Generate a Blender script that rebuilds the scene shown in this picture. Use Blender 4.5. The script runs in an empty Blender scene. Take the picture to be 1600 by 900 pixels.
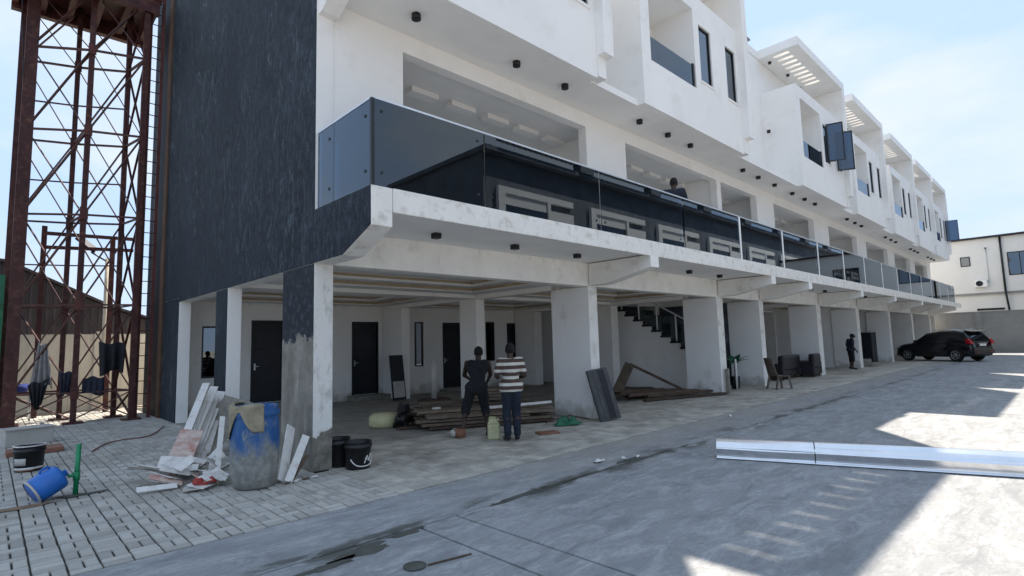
import bpy, bmesh, math, random
from mathutils import Vector, Matrix, Quaternion
random.seed(7)
rnd = random.uniform
S = bpy.context.scene
COL = S.collection
PI = math.pi

# ------------------------------------------------------------------ camera, world, sun, exposure
yaw, pitch, roll = math.radians(44.0216), math.radians(5.7509), math.radians(-1.57)
fw = Vector((math.sin(yaw)*math.cos(pitch), math.cos(yaw)*math.cos(pitch), math.sin(pitch)))
rt = Vector((math.cos(yaw), -math.sin(yaw), 0)); up = rt.cross(fw)
r2 = rt*math.cos(roll)+up*math.sin(roll); u2 = -rt*math.sin(roll)+up*math.cos(roll)
CAM = Vector((-3.281, -7.4194, 1.7))
cd = bpy.data.cameras.new("camera"); cam = bpy.data.objects.new("camera", cd); COL.objects.link(cam)
M = Matrix.Identity(4)
for i in range(3):
    M[i][0] = r2[i]; M[i][1] = u2[i]; M[i][2] = -fw[i]; M[i][3] = CAM[i]
cam.matrix_world = M
cd.sensor_width = 36; cd.lens = 845.93/1600*36; cd.clip_end = 5000; cd.clip_start = .05
S.camera = cam

SUN = Vector((.505, .388, 1)).normalized()
W = bpy.data.worlds.new("World"); S.world = W; W.use_nodes = True
nt = W.node_tree; nt.nodes.clear()
def wn(t, **k):
    n = nt.nodes.new(t)
    for a, b in k.items(): setattr(n, a, b)
    return n
sky = wn('ShaderNodeTexSky', sky_type='NISHITA', sun_disc=False, sun_elevation=math.asin(SUN.z),
         sun_rotation=math.atan2(SUN.x, SUN.y), air_density=1.0, dust_density=.6, ozone_density=1.5, altitude=0)
tc = wn('ShaderNodeTexCoord'); mp = wn('ShaderNodeMapping'); mp.inputs['Scale'].default_value = (1.3, 1.3, 3.2)
mp.inputs['Rotation'].default_value = (.15, .1, 4.8)
nz = wn('ShaderNodeTexNoise'); nz.inputs['Scale'].default_value = 1.7; nz.inputs['Detail'].default_value = 7; nz.inputs['Roughness'].default_value = .52
cr = wn('ShaderNodeValToRGB'); cr.color_ramp.elements[0].position = .46; cr.color_ramp.elements[1].position = .66
cr.color_ramp.elements[0].color = (.0, .0, .0, 1); cr.color_ramp.elements[1].color = (.9, .9, .9, 1)
hz = wn('ShaderNodeMix', data_type='RGBA'); hz.inputs['B'].default_value = (.74, .99, 1.38, 1); hz.inputs['Factor'].default_value = .985
mx = wn('ShaderNodeMix', data_type='RGBA'); mx.inputs['B'].default_value = (1.14, 1.22, 1.30, 1)
bg = wn('ShaderNodeBackground'); bg.inputs['Strength'].default_value = .15
wo = wn('ShaderNodeOutputWorld')
L = nt.links.new
L(tc.outputs['Generated'], mp.inputs['Vector']); L(mp.outputs[0], nz.inputs['Vector']); L(nz.outputs[0], cr.inputs[0])
L(cr.outputs[0], mx.inputs['Factor']); L(sky.outputs[0], hz.inputs['A']); L(hz.outputs['Result'], mx.inputs['A']); L(mx.outputs['Result'], bg.inputs[0]); L(bg.outputs[0], wo.inputs[0])

sd = bpy.data.lights.new("sun", 'SUN'); sd.energy = 2.0; sd.angle = math.radians(.5); sd.color = (1, .90, .77)
so = bpy.data.objects.new("sun", sd); COL.objects.link(so); so.rotation_euler = SUN.to_track_quat('Z', 'Y').to_euler()
so.location = (0, 0, 40)
S.view_settings.view_transform = 'Standard'; S.view_settings.look = 'None'; S.view_settings.exposure = 2.42; S.view_settings.gamma = 1
S.view_settings.use_curve_mapping = False
S.cycles.max_bounces = 10; S.cycles.transparent_max_bounces = 12; S.cycles.diffuse_bounces = 5

# ------------------------------------------------------------------ materials
def mat(name, col, rough=.65, var=.14, scale=3, bump=.06, bscale=40, metal=0, streak=0, dirt=None, spec=.4, obj_rand=0, streakcol=None, speck=0):
    m = bpy.data.materials.new(name); m.use_nodes = True
    t = m.node_tree; n = t.nodes; l = t.links.new; b = n['Principled BSDF']
    b.inputs['Roughness'].default_value = rough; b.inputs['Metallic'].default_value = metal
    b.inputs['Specular IOR Level'].default_value = spec
    tc = n.new('ShaderNodeTexCoord')
    def noise(sc, det=6, vec=None, ro=.6):
        q = n.new('ShaderNodeTexNoise'); q.inputs['Scale'].default_value = sc; q.inputs['Detail'].default_value = det
        q.inputs['Roughness'].default_value = ro
        l(vec or tc.outputs['Object'], q.inputs['Vector']); return q.outputs['Fac']
    def ramp(f, a, bb):
        r = n.new('ShaderNodeMapRange'); r.inputs[1].default_value = a; r.inputs[2].default_value = bb; l(f, r.inputs[0]); return r.outputs[0]
    def mix(f, A, B, mode='MIX'):
        x = n.new('ShaderNodeMix'); x.data_type = 'RGBA'; x.blend_type = mode
        if hasattr(f, 'node'): l(f, x.inputs['Factor'])
        else: x.inputs['Factor'].default_value = f
        for s, v in (('A', A), ('B', B)):
            if hasattr(v, 'node'): l(v, x.inputs[s])
            else: x.inputs[s].default_value = (*v[:3], 1)
        return x.outputs['Result']
    c1 = tuple(min(1, v*(1-var)) for v in col); c2 = tuple(min(.92, v*(1+var)) for v in col)
    c = mix(ramp(noise(scale), .3, .7), c1, c2)
    if speck:
        c = mix(ramp(noise(scale*14, 4), .45, .72), c, tuple(min(.95, v*(1+speck)) for v in col))
    if streak:
        mp = n.new('ShaderNodeMapping'); mp.inputs['Scale'].default_value = (7, 7, .35); l(tc.outputs['Object'], mp.inputs['Vector'])
        c = mix(ramp(noise(1.6, 6, mp.outputs[0]), .5, .8), c, streakcol or tuple(v*(1-streak) for v in col))
    if dirt:
        dc, amt, dsc = dirt
        f = ramp(noise(dsc, 8, None, .65), 1-amt-.12, 1-amt+.14)
        c = mix(f, c, dc)
    if obj_rand:
        oi = n.new('ShaderNodeObjectInfo'); ge = n.new('ShaderNodeNewGeometry')
        ad = n.new('ShaderNodeMath'); ad.operation = 'ADD'; l(oi.outputs['Random'], ad.inputs[0]); l(ge.outputs['Random Per Island'], ad.inputs[1])
        fr = n.new('ShaderNodeMath'); fr.operation = 'FRACT'; l(ad.outputs[0], fr.inputs[0])
        r = n.new('ShaderNodeMapRange'); r.inputs[3].default_value = 1-obj_rand; r.inputs[4].default_value = 1+obj_rand; l(fr.outputs[0], r.inputs[0])
        vm = n.new('ShaderNodeVectorMath'); vm.operation = 'SCALE'; l(c, vm.inputs[0]); l(r.outputs[0], vm.inputs['Scale']); c = vm.outputs[0]
    l(c, b.inputs['Base Color'])
    if bump:
        bm = n.new('ShaderNodeBump'); bm.inputs['Strength'].default_value = bump; bm.inputs['Distance'].default_value = .02
        l(noise(bscale, 5), bm.inputs['Height']); l(bm.outputs[0], b.inputs['Normal'])
    m['h'] = 1
    return m
def nodes_of(m): return m.node_tree.nodes, m.node_tree.links.new, m.node_tree.nodes['Principled BSDF']

WHITE = mat("white_render", (.84, .83, .81), .75, .03, .7, .10, 45, dirt=((.72, .70, .665), .34, 1.3), spec=.25)
WHITE2 = mat("white_wall_paint", (.84, .835, .82), .7, .03, .8, .05, 80, spec=.25)
GRIME = mat("dusty_white_render", (.82, .805, .765), .8, .10, 1.6, .15, 40, dirt=((.50, .46, .39), .33, 2.2), spec=.2)
FASCIA = mat("weathered_white_fascia", (.78, .76, .72), .8, .08, 2.5, .3, 30, dirt=((.42, .38, .32), .38, 5), spec=.2)
COLW = mat("chipped_white_column", (.80, .79, .76), .8, .06, 2.0, .2, 35, dirt=((.42, .40, .36), .37, 3.5), spec=.2)
SOFFIT = mat("pale_grey_soffit", (.83, .82, .80), .8, .05, 1.0, .03, 50, spec=.2)
RUSTW = mat("rust_stained_strip", (.085, .045, .025), .7, .5, 1.5, .3, 20, streak=1, streakcol=(.02, .018, .02))
CEMENT = mat("bare_cement_render", (.24, .225, .195), .9, .25, 3, .5, 30, dirt=((.36, .34, .29), .38, 4), streak=.25)
DARKC = mat("dark_steel_door", (.010, .013, .020), .45, .3, 3, .05, 60)
FRAME = mat("black_aluminium", (.012, .014, .018), .4, .2, 3, 0)
ALU = mat("brushed_aluminium", (.62, .64, .66), .35, .08, 6, .02, 80, metal=.7)
GOLD = mat("brown_cornice_paint", (.40, .31, .20), .6, .15, 4, 0)
CEIL = mat("grey_ceiling", (.80, .795, .78), .8, .05, 1, .03)
FLOOR = mat("dusty_cement_floor", (.25, .235, .21), .85, .35, 1.2, .3, 18, dirt=((.38, .36, .315), .40, 1.8), speck=.3)
SOIL = mat("dusty_ground", (.26, .23, .19), .95, .2, .15, .3, 6)
PAVER = mat("grey_paver", (.42, .41, .38), .9, .14, 6, .5, 60, obj_rand=.19, dirt=((.31, .28, .235), .42, .6))
JOINT = mat("dark_paver_sand", (.05, .046, .04), .95, .3, 6, .3, 40)
APRON = mat("dusty_apron_paver", (.42, .395, .345), .92, .22, 2, .4, 30, obj_rand=.15, dirt=((.22, .20, .17), .40, .9))
CORR = mat("dark_corrugated_roof", (.035, .028, .03), .6, .4, 1.5, .1, 30, streak=.4)
FENCE = mat("cream_plaster", (.52, .47, .38), .85, .14, 1.4, .2, 30, streak=.25)
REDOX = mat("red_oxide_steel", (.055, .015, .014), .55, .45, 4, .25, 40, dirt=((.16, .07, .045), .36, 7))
REDPALE = mat("lighter_red_oxide_steel", (.10, .028, .025), .55, .4, 4, .25, 40, dirt=((.06, .02, .018), .42, 5))  # lighter variant of the red oxide, blotched darker
WOOD = mat("weathered_plank", (.15, .12, .09), .85, .35, 4, .4, 30, obj_rand=.35)
WOODD = mat("dark_timber", (.085, .058, .042), .8, .4, 4, .4, 30, obj_rand=.3)
BOARD = mat("white_pvc_board", (.72, .70, .67), .6, .08, 5, .15, 30, dirt=((.45, .38, .32), .36, 6))
BOARDR = mat("red_printed_board", (.62, .50, .44), .6, .2, 6, .15, 30, dirt=((.42, .10, .06), .42, 5))
BLUEP = mat("blue_plastic", (.015, .14, .50), .38, .15, 4, .05, 30, spec=.5)
GREENP = mat("green_pvc", (.01, .22, .09), .4, .2, 5, .05, 30)
GREEND = mat("green_painted_metal", (.015, .13, .065), .5, .3, 3, .1, 20)
BLACKP = mat("black_plastic", (.010, .010, .012), .42, .3, 6, .05, 30)
CLEARP = mat("milky_plastic", (.46, .44, .41), .45, .12, 3, .05, 20)
YELL = mat("pale_yellow_plastic", (.52, .50, .30), .45, .15, 6, .05, 30)
STEEL = mat("shiny_sheet_steel", (.78, .79, .81), .24, .06, 3, .06, 7, metal=1.0)
BROWNT = mat("brown_tile", (.22, .10, .065), .6, .25, 5, .1, 30)
MARBLE = mat("blue_grey_marble", (.075, .085, .11), .3, .5, 2.2, 0, dirt=((.26, .28, .32), .36, 2.6))
GREYW = mat("grey_block_wall", (.28, .28, .27), .9, .10, 1, .25, 20, dirt=((.20, .20, .19), .4, .6))
CREAMW = mat("off_white_neighbour_wall", (.74, .73, .695), .8, .04, .5, .05, 30)
SKIN = mat("dark_brown_skin", (.045, .024, .016), .5, .15, 8, .05, 40)
HAIR = mat("black_hair", (.006, .006, .006), .8, .2, 30, .4, 120)
CLOTHK = mat("black_cloth", (.012, .013, .017), .9, .3, 6, .3, 40)
CLOTHN = mat("navy_cloth", (.018, .022, .038), .9, .3, 6, .3, 40)
DENIM = mat("dark_denim", (.014, .019, .032), .9, .35, 7, .3, 50)
CLOTHG = mat("grey_cloth", (.22, .215, .215), .9, .2, 5, .3, 40)
CLOTHT = mat("tan_sackcloth", (.29, .255, .18), .95, .3, 7, .5, 40)
CLOTHB = mat("royal_blue_cloth", (.03, .05, .22), .9, .3, 6, .3, 40)
LEAF = mat("dark_green_leaf", (.012, .10, .045), .45, .3, 6, .1, 30)
CHAIRM = mat("brown_plastic_chair", (.13, .105, .085), .5, .2, 5, .05, 30)
SOFA = mat("dark_leather", (.014, .013, .018), .45, .3, 5, .15, 40)
CARP = mat("black_car_paint", (.006, .007, .010), .16, .1, 3, 0, spec=.6)
RUBBER = mat("tyre_rubber", (.012, .012, .012), .85, .2, 9, .2, 60)
ALLOY = mat("alloy_rim", (.40, .41, .43), .35, .1, 5, 0, metal=.8)
CHARC = mat("charcoal_render", (.13, .152, .18), .7, .25, 1, .1, 20)
WETM = mat("damp_dark_stain", (.070, .072, .062), .7, .3, 6, .2, 40)

def rawmat(name):
    m = bpy.data.materials.new(name); m.use_nodes = True; return m
def glass(name, tint, ior, rough=.0):
    m = rawmat(name); t = m.node_tree; n = t.nodes; l = t.links.new; n.remove(n['Principled BSDF'])
    fr = n.new('ShaderNodeFresnel'); fr.inputs[0].default_value = ior
    tr = n.new('ShaderNodeBsdfTransparent'); tr.inputs[0].default_value = (*tint, 1)
    gl = n.new('ShaderNodeBsdfGlossy'); gl.inputs['Roughness'].default_value = rough; gl.inputs[0].default_value = (.80, .90, 1, 1)
    mx = n.new('ShaderNodeMixShader'); o = n['Material Output']
    l(fr.outputs[0], mx.inputs[0]); l(tr.outputs[0], mx.inputs[1]); l(gl.outputs[0], mx.inputs[2]); l(mx.outputs[0], o.inputs['Surface'])
    return m
TINT = glass("tinted_blue_glass", (.25, .315, .38), 1.85)
WINDOWG = glass("window_glass", (.05, .065, .08), 2.4)
CLEARG = glass("clear_stair_glass", (.75, .82, .8), 1.5)
SASHG = glass("dark_sash_glass", (.16, .23, .32), 1.9)
DOORG = mat("grey_steel_sheet", (.055, .058, .063), .5, .25, 2, .08, 30, dirt=((.12, .12, .115), .36, 5))
CARG = glass("car_glass", (.04, .045, .05), 1.6)
m = REDL = rawmat("red_tail_lamp"); b = m.node_tree.nodes['Principled BSDF']; b.inputs['Base Color'].default_value = (.35, .01, .02, 1); b.inputs['Roughness'].default_value = .15
m = PLATE = rawmat("white_number_plate"); b = m.node_tree.nodes['Principled BSDF']; b.inputs['Base Color'].default_value = (.75, .75, .75, 1); b.inputs['Roughness'].default_value = .4

def blend_mask(name, build, rough=.8, bump=.3, bscale=25, spec=.3):
    """material whose colour is built by a function given node helpers"""
    m = rawmat(name); t = m.node_tree; n = t.nodes; l = t.links.new; b = n['Principled BSDF']
    tc = n.new('ShaderNodeTexCoord')
    def noise(sc, det=6, scale3=None, ro=.6, dist=0):
        q = n.new('ShaderNodeTexNoise'); q.inputs['Scale'].default_value = sc; q.inputs['Detail'].default_value = det; q.inputs['Roughness'].default_value = ro
        q.inputs['Distortion'].default_value = dist
        if scale3:
            mp = n.new('ShaderNodeMapping'); mp.inputs['Scale'].default_value = scale3; l(tc.outputs['Object'], mp.inputs[0]); l(mp.outputs[0], q.inputs['Vector'])
        else: l(tc.outputs['Object'], q.inputs['Vector'])
        return q.outputs['Fac']
    def ramp(f, a, bb, c=0, d=1):
        r = n.new('ShaderNodeMapRange'); r.inputs[1].default_value = a; r.inputs[2].default_value = bb; r.inputs[3].default_value = c; r.inputs[4].default_value = d; l(f, r.inputs[0]); return r.outputs[0]
    def mix(f, A, B, mode='MIX'):
        x = n.new('ShaderNodeMix'); x.data_type = 'RGBA'; x.blend_type = mode
        if hasattr(f, 'node'): l(f, x.inputs['Factor'])
        else: x.inputs['Factor'].default_value = f
        for s, v in (('A', A), ('B', B)):
            if hasattr(v, 'node'): l(v, x.inputs[s])
            else: x.inputs[s].default_value = (*v[:3], 1)
        return x.outputs['Result']
    def math_(op, a, c=0):
        q = n.new('ShaderNodeMath'); q.operation = op
        for i, v in enumerate((a, c)):
            if hasattr(v, 'node'): l(v, q.inputs[i])
            else: q.inputs[i].default_value = v
        return q.outputs[0]
    sx = n.new('ShaderNodeSeparateXYZ'); l(tc.outputs['Object'], sx.inputs[0])
    c, r = build(noise, ramp, mix, math_, sx.outputs)
    l(c, b.inputs['Base Color']); b.inputs['Specular IOR Level'].default_value = spec
    if hasattr(r, 'node'): l(r, b.inputs['Roughness'])
    else: b.inputs['Roughness'].default_value = r
    if bump:
        bm = n.new('ShaderNodeBump'); bm.inputs['Strength'].default_value = bump; bm.inputs['Distance'].default_value = .02
        l(noise(bscale, 6), bm.inputs['Height']); l(bm.outputs[0], b.inputs['Normal'])
    return m
def _drive(noise, ramp, mix, mt, xyz):
    c = mix(ramp(noise(.5, 5), .3, .7), (.22, .228, .234), (.30, .305, .31))
    c = mix(ramp(noise(3.2, 10, (.45, 1.3, 1), .78, .9), .46, .62), c, (.37, .374, .378))       # trowel swirls
    c = mix(ramp(noise(2.4, 9, (.4, 1.3, 1), .78, .8), .50, .62, 0, .85), c, (.185, .193, .202))
    c = mix(ramp(noise(26, 7, (.6, 1, 1), .75), .5, .66, 0, .6), c, (.17, .175, .185))
    dust = mt('MULTIPLY', mt('MULTIPLY', ramp(xyz[0], .3, 3.5), .75), ramp(mt('ADD', xyz[1], mt('MULTIPLY', noise(1.1, 6), 2.2)), -1.9, -.6))
    c = mix(dust, c, (.33, .30, .26))
    wet = mt('MULTIPLY', ramp(mt('ABSOLUTE', mt('ADD', xyz[1], 2.95)), .42, .02), ramp(noise(1.15, 7, (1, 2.5, 1), .65), .50, .58))
    c = mix(wet, c, (.075, .078, .07))
    c = mix(ramp(noise(1.7, 8, None, .7), .68, .74, 0, .7), c, (.12, .122, .115))
    return c, mix(wet, (.78,)*3, (.4,)*3)
DRIVE = blend_mask("trowelled_concrete", _drive, bump=.35, bscale=14, spec=.3)
def _col0(noise, ramp, mix, mt, xyz):
    edge = mt('ADD', xyz[2], mt('MULTIPLY', mt('SUBTRACT', noise(3.2, 8, (1, 1, .8), .7), .5), -.9))
    blk = mix(ramp(noise(9, 7), .5, .75), (.020, .025, .034), (.075, .085, .10))
    cem = mix(ramp(noise(3, 7), .35, .7), (.17, .158, .135), (.30, .285, .25))
    cem = mix(ramp(noise(6, 7, (1, 1, .2)), .6, .75), cem, (.40, .39, .36))
    return mix(ramp(edge, 1.83, 1.86), cem, blk), .85
def _black(noise, ramp, mix, mt, xyz):
    c = mix(ramp(noise(.6, 6), .35, .68), (.009, .014, .021), (.024, .034, .047))
    c = mix(ramp(noise(10, 9, (1, 1.2, .42), .78, .3), .47, .66, 0, .9), c, (.058, .078, .102))
    c = mix(mt('MULTIPLY', ramp(noise(3.2, 9, (1, 1.2, .5), .75, .8), .53, .62), ramp(noise(22, 6, (1, 1, .3)), .42, .6)), c, (.11, .138, .168))
    c = mix(mt('MULTIPLY', ramp(noise(15, 8, (1, 1.3, .28), .75, .2), .60, .70), ramp(noise(.9, 4), .4, .65)), c, (.16, .19, .22))
    c = mix(ramp(noise(.42, 5), .42, .62, 0, .75), c, (.017, .025, .036))
    c = mix(ramp(noise(2.2, 7, (1, 2, .10), .6), .62, .70, 0, .5), c, (.075, .09, .105))
    c = mix(ramp(noise(30, 5, (1, 1, .6)), .5, .75, 0, .7), c, (.006, .008, .012))
    return c, .7
BLACK = blend_mask("black_textured_paint", _black, bump=1, bscale=26, spec=.18)
def _slate(noise, ramp, mix, mt, xyz):
    c = mix(ramp(noise(1.5, 6, (1, 2, .12)), .35, .7), (.006, .010, .016), (.014, .019, .027))
    return mix(ramp(noise(4, 7, (1, 2, .2)), .6, .75, 0, .5), c, (.03, .034, .04)), .7
SLATE = blend_mask("navy_smooth_paint", _slate, bump=.2, bscale=20, spec=.2)
def _cols(noise, ramp, mix, mt, xyz):
    w = mix(ramp(noise(.8, 5), .35, .7), (.79, .785, .77), (.84, .835, .82))
    w = mix(ramp(noise(1.7, 8, (1, 1, .6), .68), .60, .72, 0, .5), w, (.50, .485, .45))
    lo = mt('ADD', xyz[2], mt('MULTIPLY', mt('SUBTRACT', noise(2.4, 7), .5), -1.3))
    w = mix(ramp(lo, .34, .08, 0, .7), w, (.36, .335, .29))
    return mix(ramp(noise(6, 8, None, .75), .70, .74, 0, .55), w, (.20, .185, .16)), .8
COLS = blend_mask("scuffed_white_column", _cols, bump=.2)
COL0 = blend_mask("half_painted_cement", _col0, bump=.6, bscale=30)
def _col0f(noise, ramp, mix, mt, xyz):
    edge = mt('ADD', xyz[2], mt('MULTIPLY', mt('SUBTRACT', noise(2.6, 4), .5), -1.5))
    w = mix(ramp(noise(5, 8, (1, 1, .5), .7), .5, .66), (.72, .71, .68), (.45, .44, .41))
    cem = mix(ramp(noise(7, 7), .35, .7), (.13, .12, .10), (.27, .255, .22))
    return mix(ramp(edge, .52, .55), cem, w), .85
COL0F = blend_mask("patched_white_column", _col0f, bump=.5, bscale=30)
def _barrel(noise, ramp, mix, mt, xyz):
    c = mix(ramp(noise(7, 6, (1, 1, .4)), .4, .75), (.018, .085, .25), (.06, .14, .29))
    splash = mt('ADD', xyz[2], mt('MULTIPLY', mt('SUBTRACT', noise(5, 6, (1, 1, .5)), .5), -.9))
    cem = mix(ramp(noise(12, 5), .4, .7), (.20, .20, .18), (.34, .335, .30))
    c = mix(ramp(splash, .64, .38, 0, .96), c, cem)
    return mix(ramp(noise(9, 7, (1, 1, .6), .72), .54, .66, 0, .8), c, cem), .6
BARREL = blend_mask("cement_splashed_blue_plastic", _barrel, bump=.25)
def _stripe(noise, ramp, mix, mt, xyz):
    w = mt('FRACT', mt('MULTIPLY', mt('ADD', xyz[2], mt('MULTIPLY', noise(6, 3), .02)), 8.6))
    f = ramp(mt('ABSOLUTE', mt('SUBTRACT', w, .5)), .19, .25)
    c = mix(f, (.58, .56, .50), (.085, .055, .045))
    return c, .9
STRIPE = blend_mask("brown_white_striped_jersey", _stripe, bump=.3)

# ------------------------------------------------------------------ mesh helpers
class MB:
    def __init__(s): s.v = []; s.f = []; s.m = []; s.mats = []; s.sm = []
    def mi(s, m):
        if m not in s.mats: s.mats.append(m)
        return s.mats.index(m)
    def face(s, pts, m, smooth=False):
        i = len(s.v); s.v += [tuple(p) for p in pts]; s.f.append(list(range(i, i+len(pts)))); s.m.append(s.mi(m)); s.sm.append(smooth); return s
    def box(s, x0, x1, y0, y1, z0, z1, m, fm=None, T=None):
        fm = fm or {}; i = len(s.v)
        P = [(x, y, z) for z in (z0, z1) for y in (y0, y1) for x in (x0, x1)]
        if T: P = [tuple(T @ Vector(p)) for p in P]
        s.v += P
        for k, q in (('-z', (0, 2, 3, 1)), ('+z', (4, 5, 7, 6)), ('-y', (0, 1, 5, 4)), ('+y', (2, 6, 7, 3)), ('-x', (0, 4, 6, 2)), ('+x', (1, 3, 7, 5))):
            s.f.append([i+a for a in q]); s.m.append(s.mi(fm.get(k, m))); s.sm.append(False)
        return s
    def prism(s, poly, axis, a, b, m, capm=None, T=None):
        """polygon given in the two other axes (in xyz order), extruded along axis from a to b"""
        i = len(s.v); n = len(poly); capm = capm or (m, m)
        def mk(p, t):
            q = {'x': (t, p[0], p[1]), 'y': (p[0], t, p[1]), 'z': (p[0], p[1], t)}[axis]
            return tuple(T @ Vector(q)) if T else q
        s.v += [mk(p, a) for p in poly]+[mk(p, b) for p in poly]
        area = sum(poly[k][0]*poly[(k+1) % n][1]-poly[(k+1) % n][0]*poly[k][1] for k in range(n))
        flip = (area < 0) != (axis == 'y')
        def ad(q, mm):
            s.f.append(q[::-1] if flip else q); s.m.append(s.mi(mm)); s.sm.append(False)
        ad([i+k for k in range(n)][::-1], capm[0]); ad([i+n+k for k in range(n)], capm[1])
        for k in range(n): ad([i+k, i+(k+1) % n, i+n+(k+1) % n, i+n+k], m)
        return s
    def tube(s, p0, p1, r, m, n=8, r1=None, cap=True):
        p0, p1 = Vector(p0), Vector(p1); d = (p1-p0)
        q = d.to_track_quat('Z', 'Y'); i = len(s.v); r1 = r if r1 is None else r1
        for p, rr in ((p0, r), (p1, r1)):
            for k in range(n):
                a = 2*PI*k/n; s.v.append(tuple(p+q @ Vector((rr*math.cos(a), rr*math.sin(a), 0))))
        for k in range(n):
            s.f.append([i+k, i+(k+1) % n, i+n+(k+1) % n, i+n+k]); s.m.append(s.mi(m)); s.sm.append(n > 5)
        if cap:
            s.f.append([i+k for k in range(n)][::-1]); s.f.append([i+n+k for k in range(n)]); s.m += [s.mi(m)]*2; s.sm += [False]*2
        return s
    def bar(s, p0, p1, w, h, m):
        p0, p1 = Vector(p0), Vector(p1); d = p1-p0; q = d.to_track_quat('Z', 'Y')
        T = Matrix.Translation(p0) @ q.to_matrix().to_4x4()
        return s.box(-w/2, w/2, -h/2, h/2, 0, d.length, m, T=T)
    def path(s, pts, r, m, n=6):
        for a, b in zip(pts[:-1], pts[1:]): s.tube(a, b, r, m, n)
        return s
    def lathe(s, prof, m, n=24, T=None, mfun=None, smooth=True):
        i = len(s.v); T = T or Matrix.Identity(4)
        for r, z in prof:
            for k in range(n):
                a = 2*PI*k/n; s.v.append(tuple(T @ Vector((r*math.cos(a), r*math.sin(a), z))))
        for j in range(len(prof)-1):
            for k in range(n):
                s.f.append([i+j*n+k, i+j*n+(k+1) % n, i+(j+1)*n+(k+1) % n, i+(j+1)*n+k]); s.m.append(s.mi(mfun(j) if mfun else m)); s.sm.append(smooth)
        return s
    def grid(s, fn, nu, nv, m, smooth=True):
        i = len(s.v)
        for a in range(nu+1):
            for b in range(nv+1): s.v.append(tuple(fn(a/nu, b/nv)))
        for a in range(nu):
            for b in range(nv):
                k = i+a*(nv+1)+b; s.f.append([k, k+nv+1, k+nv+2, k+1]); s.m.append(s.mi(m)); s.sm.append(smooth)
        return s
    def mesh(s, name):
        me = bpy.data.meshes.new(name); me.from_pydata(s.v, [], s.f)
        for x in s.mats: me.materials.append(x)
        me.polygons.foreach_set('material_index', s.m); me.polygons.foreach_set('use_smooth', s.sm); me.update(); return me
    def build(s, name, parent=None, bevel=0, solid=0, loc=None, rot=None):
        o = bpy.data.objects.new(name, s.mesh(name)); COL.objects.link(o)
        if parent: o.parent = parent
        if loc is not None: o.location = loc
        if rot is not None: o.rotation_euler = rot
        if solid:
            q = o.modifiers.new('thickness', 'SOLIDIFY'); q.thickness = solid; q.offset = 0
        if bevel:
            q = o.modifiers.new('bevel', 'BEVEL'); q.width = bevel; q.segments = 2; q.limit_method = 'ANGLE'; q.angle_limit = math.radians(40)
        return o
def thing(name, label, cat, loc=(0, 0, 0), rz=0, group=None):
    o = bpy.data.objects.new(name, None); COL.objects.link(o); o.location = loc; o.rotation_euler = (0, 0, rz)
    o.empty_display_size = .2
    return tag(o, label, cat, group)
def tag(o, label, cat, group=None):
    o['label'] = label; o['category'] = cat
    if group: o['group'] = group
    return o
def struct(o): o['kind'] = 'structure'; return o
def stuff(o): o['kind'] = 'stuff'; return o
def inst(me, name, parent=None, loc=(0, 0, 0), rot=(0, 0, 0), scale=(1, 1, 1)):
    o = bpy.data.objects.new(name, me); COL.objects.link(o); o.parent = parent; o.location = loc; o.rotation_euler = rot; o.scale = scale; return o
def copy_tree(o, parent=None):
    c = o.copy(); COL.objects.link(c)
    if parent: c.parent = parent
    for ch in list(o.children): copy_tree(ch, c)
    return c

# ------------------------------------------------------------------ SETTING: ground
g = MB(); R_ = 1500
g.face([(-R_, -R_, -.12), (R_, -R_, -.12), (R_, R_, -.12), (-R_, R_, -.12)], SOIL); struct(g.build('ground'))
# courtyard: cast concrete slabs with recessed joints
dw = bpy.data.objects.new('driveway', None); COL.objects.link(dw); struct(dw)
b_ = MB().box(-30, 62, -16.5, -1.86, -.11, -.03, JOINT); b_.build('joint_bed', dw)
JW = .012
def slab(x0, x1, y0, y1):
    o = MB().box(x0+JW, x1-JW, y0+JW, y1-JW, -.028, 0, DRIVE).build('concrete_slab', dw, bevel=.008)
slab(-30, 62, -2.95, -1.86)
for a, b in ((-30, -.28), (-.28, .17), (.17, 11.5), (11.5, 24), (24, 37), (37, 62)): slab(a, b, -16.5, -2.95)
# damp stains lying in the joint (thin films of wet grit)
def blob(name, cx, cy, rx, ry, z, m, seed, ang=0, n=26):
    rr = random.Random(seed); k = MB(); ph = [rr.uniform(0, 6) for _ in range(4)]
    pts = []
    for i in range(n):
        a = 2*PI*i/n; r = 1+.22*math.sin(2*a+ph[0])+.2*math.sin(3*a+ph[1])+.14*math.sin(5*a+ph[2])+.1*math.sin(9*a+ph[3])
        x, y = rx*r*math.cos(a), ry*r*math.sin(a)
        pts.append((cx+x*math.cos(ang)-y*math.sin(ang), cy+x*math.sin(ang)+y*math.cos(ang), z))
    k.face(pts, m); return k.build(name, dw)
stain = [(-.95, -3.12, .30, .085), (-1.28, -3.20, .22, .07), (-.45, -3.02, .20, .05), (1.15, -2.97, .42, .07), (1.7, -2.93, .25, .05), (2.35, -2.93, .3, .04), (3.3, -2.86, .3, .04)]
for i, (x, y, a, b) in enumerate(stain): blob('damp_patch', x, y, a, b, .003, WETM, i)

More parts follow.
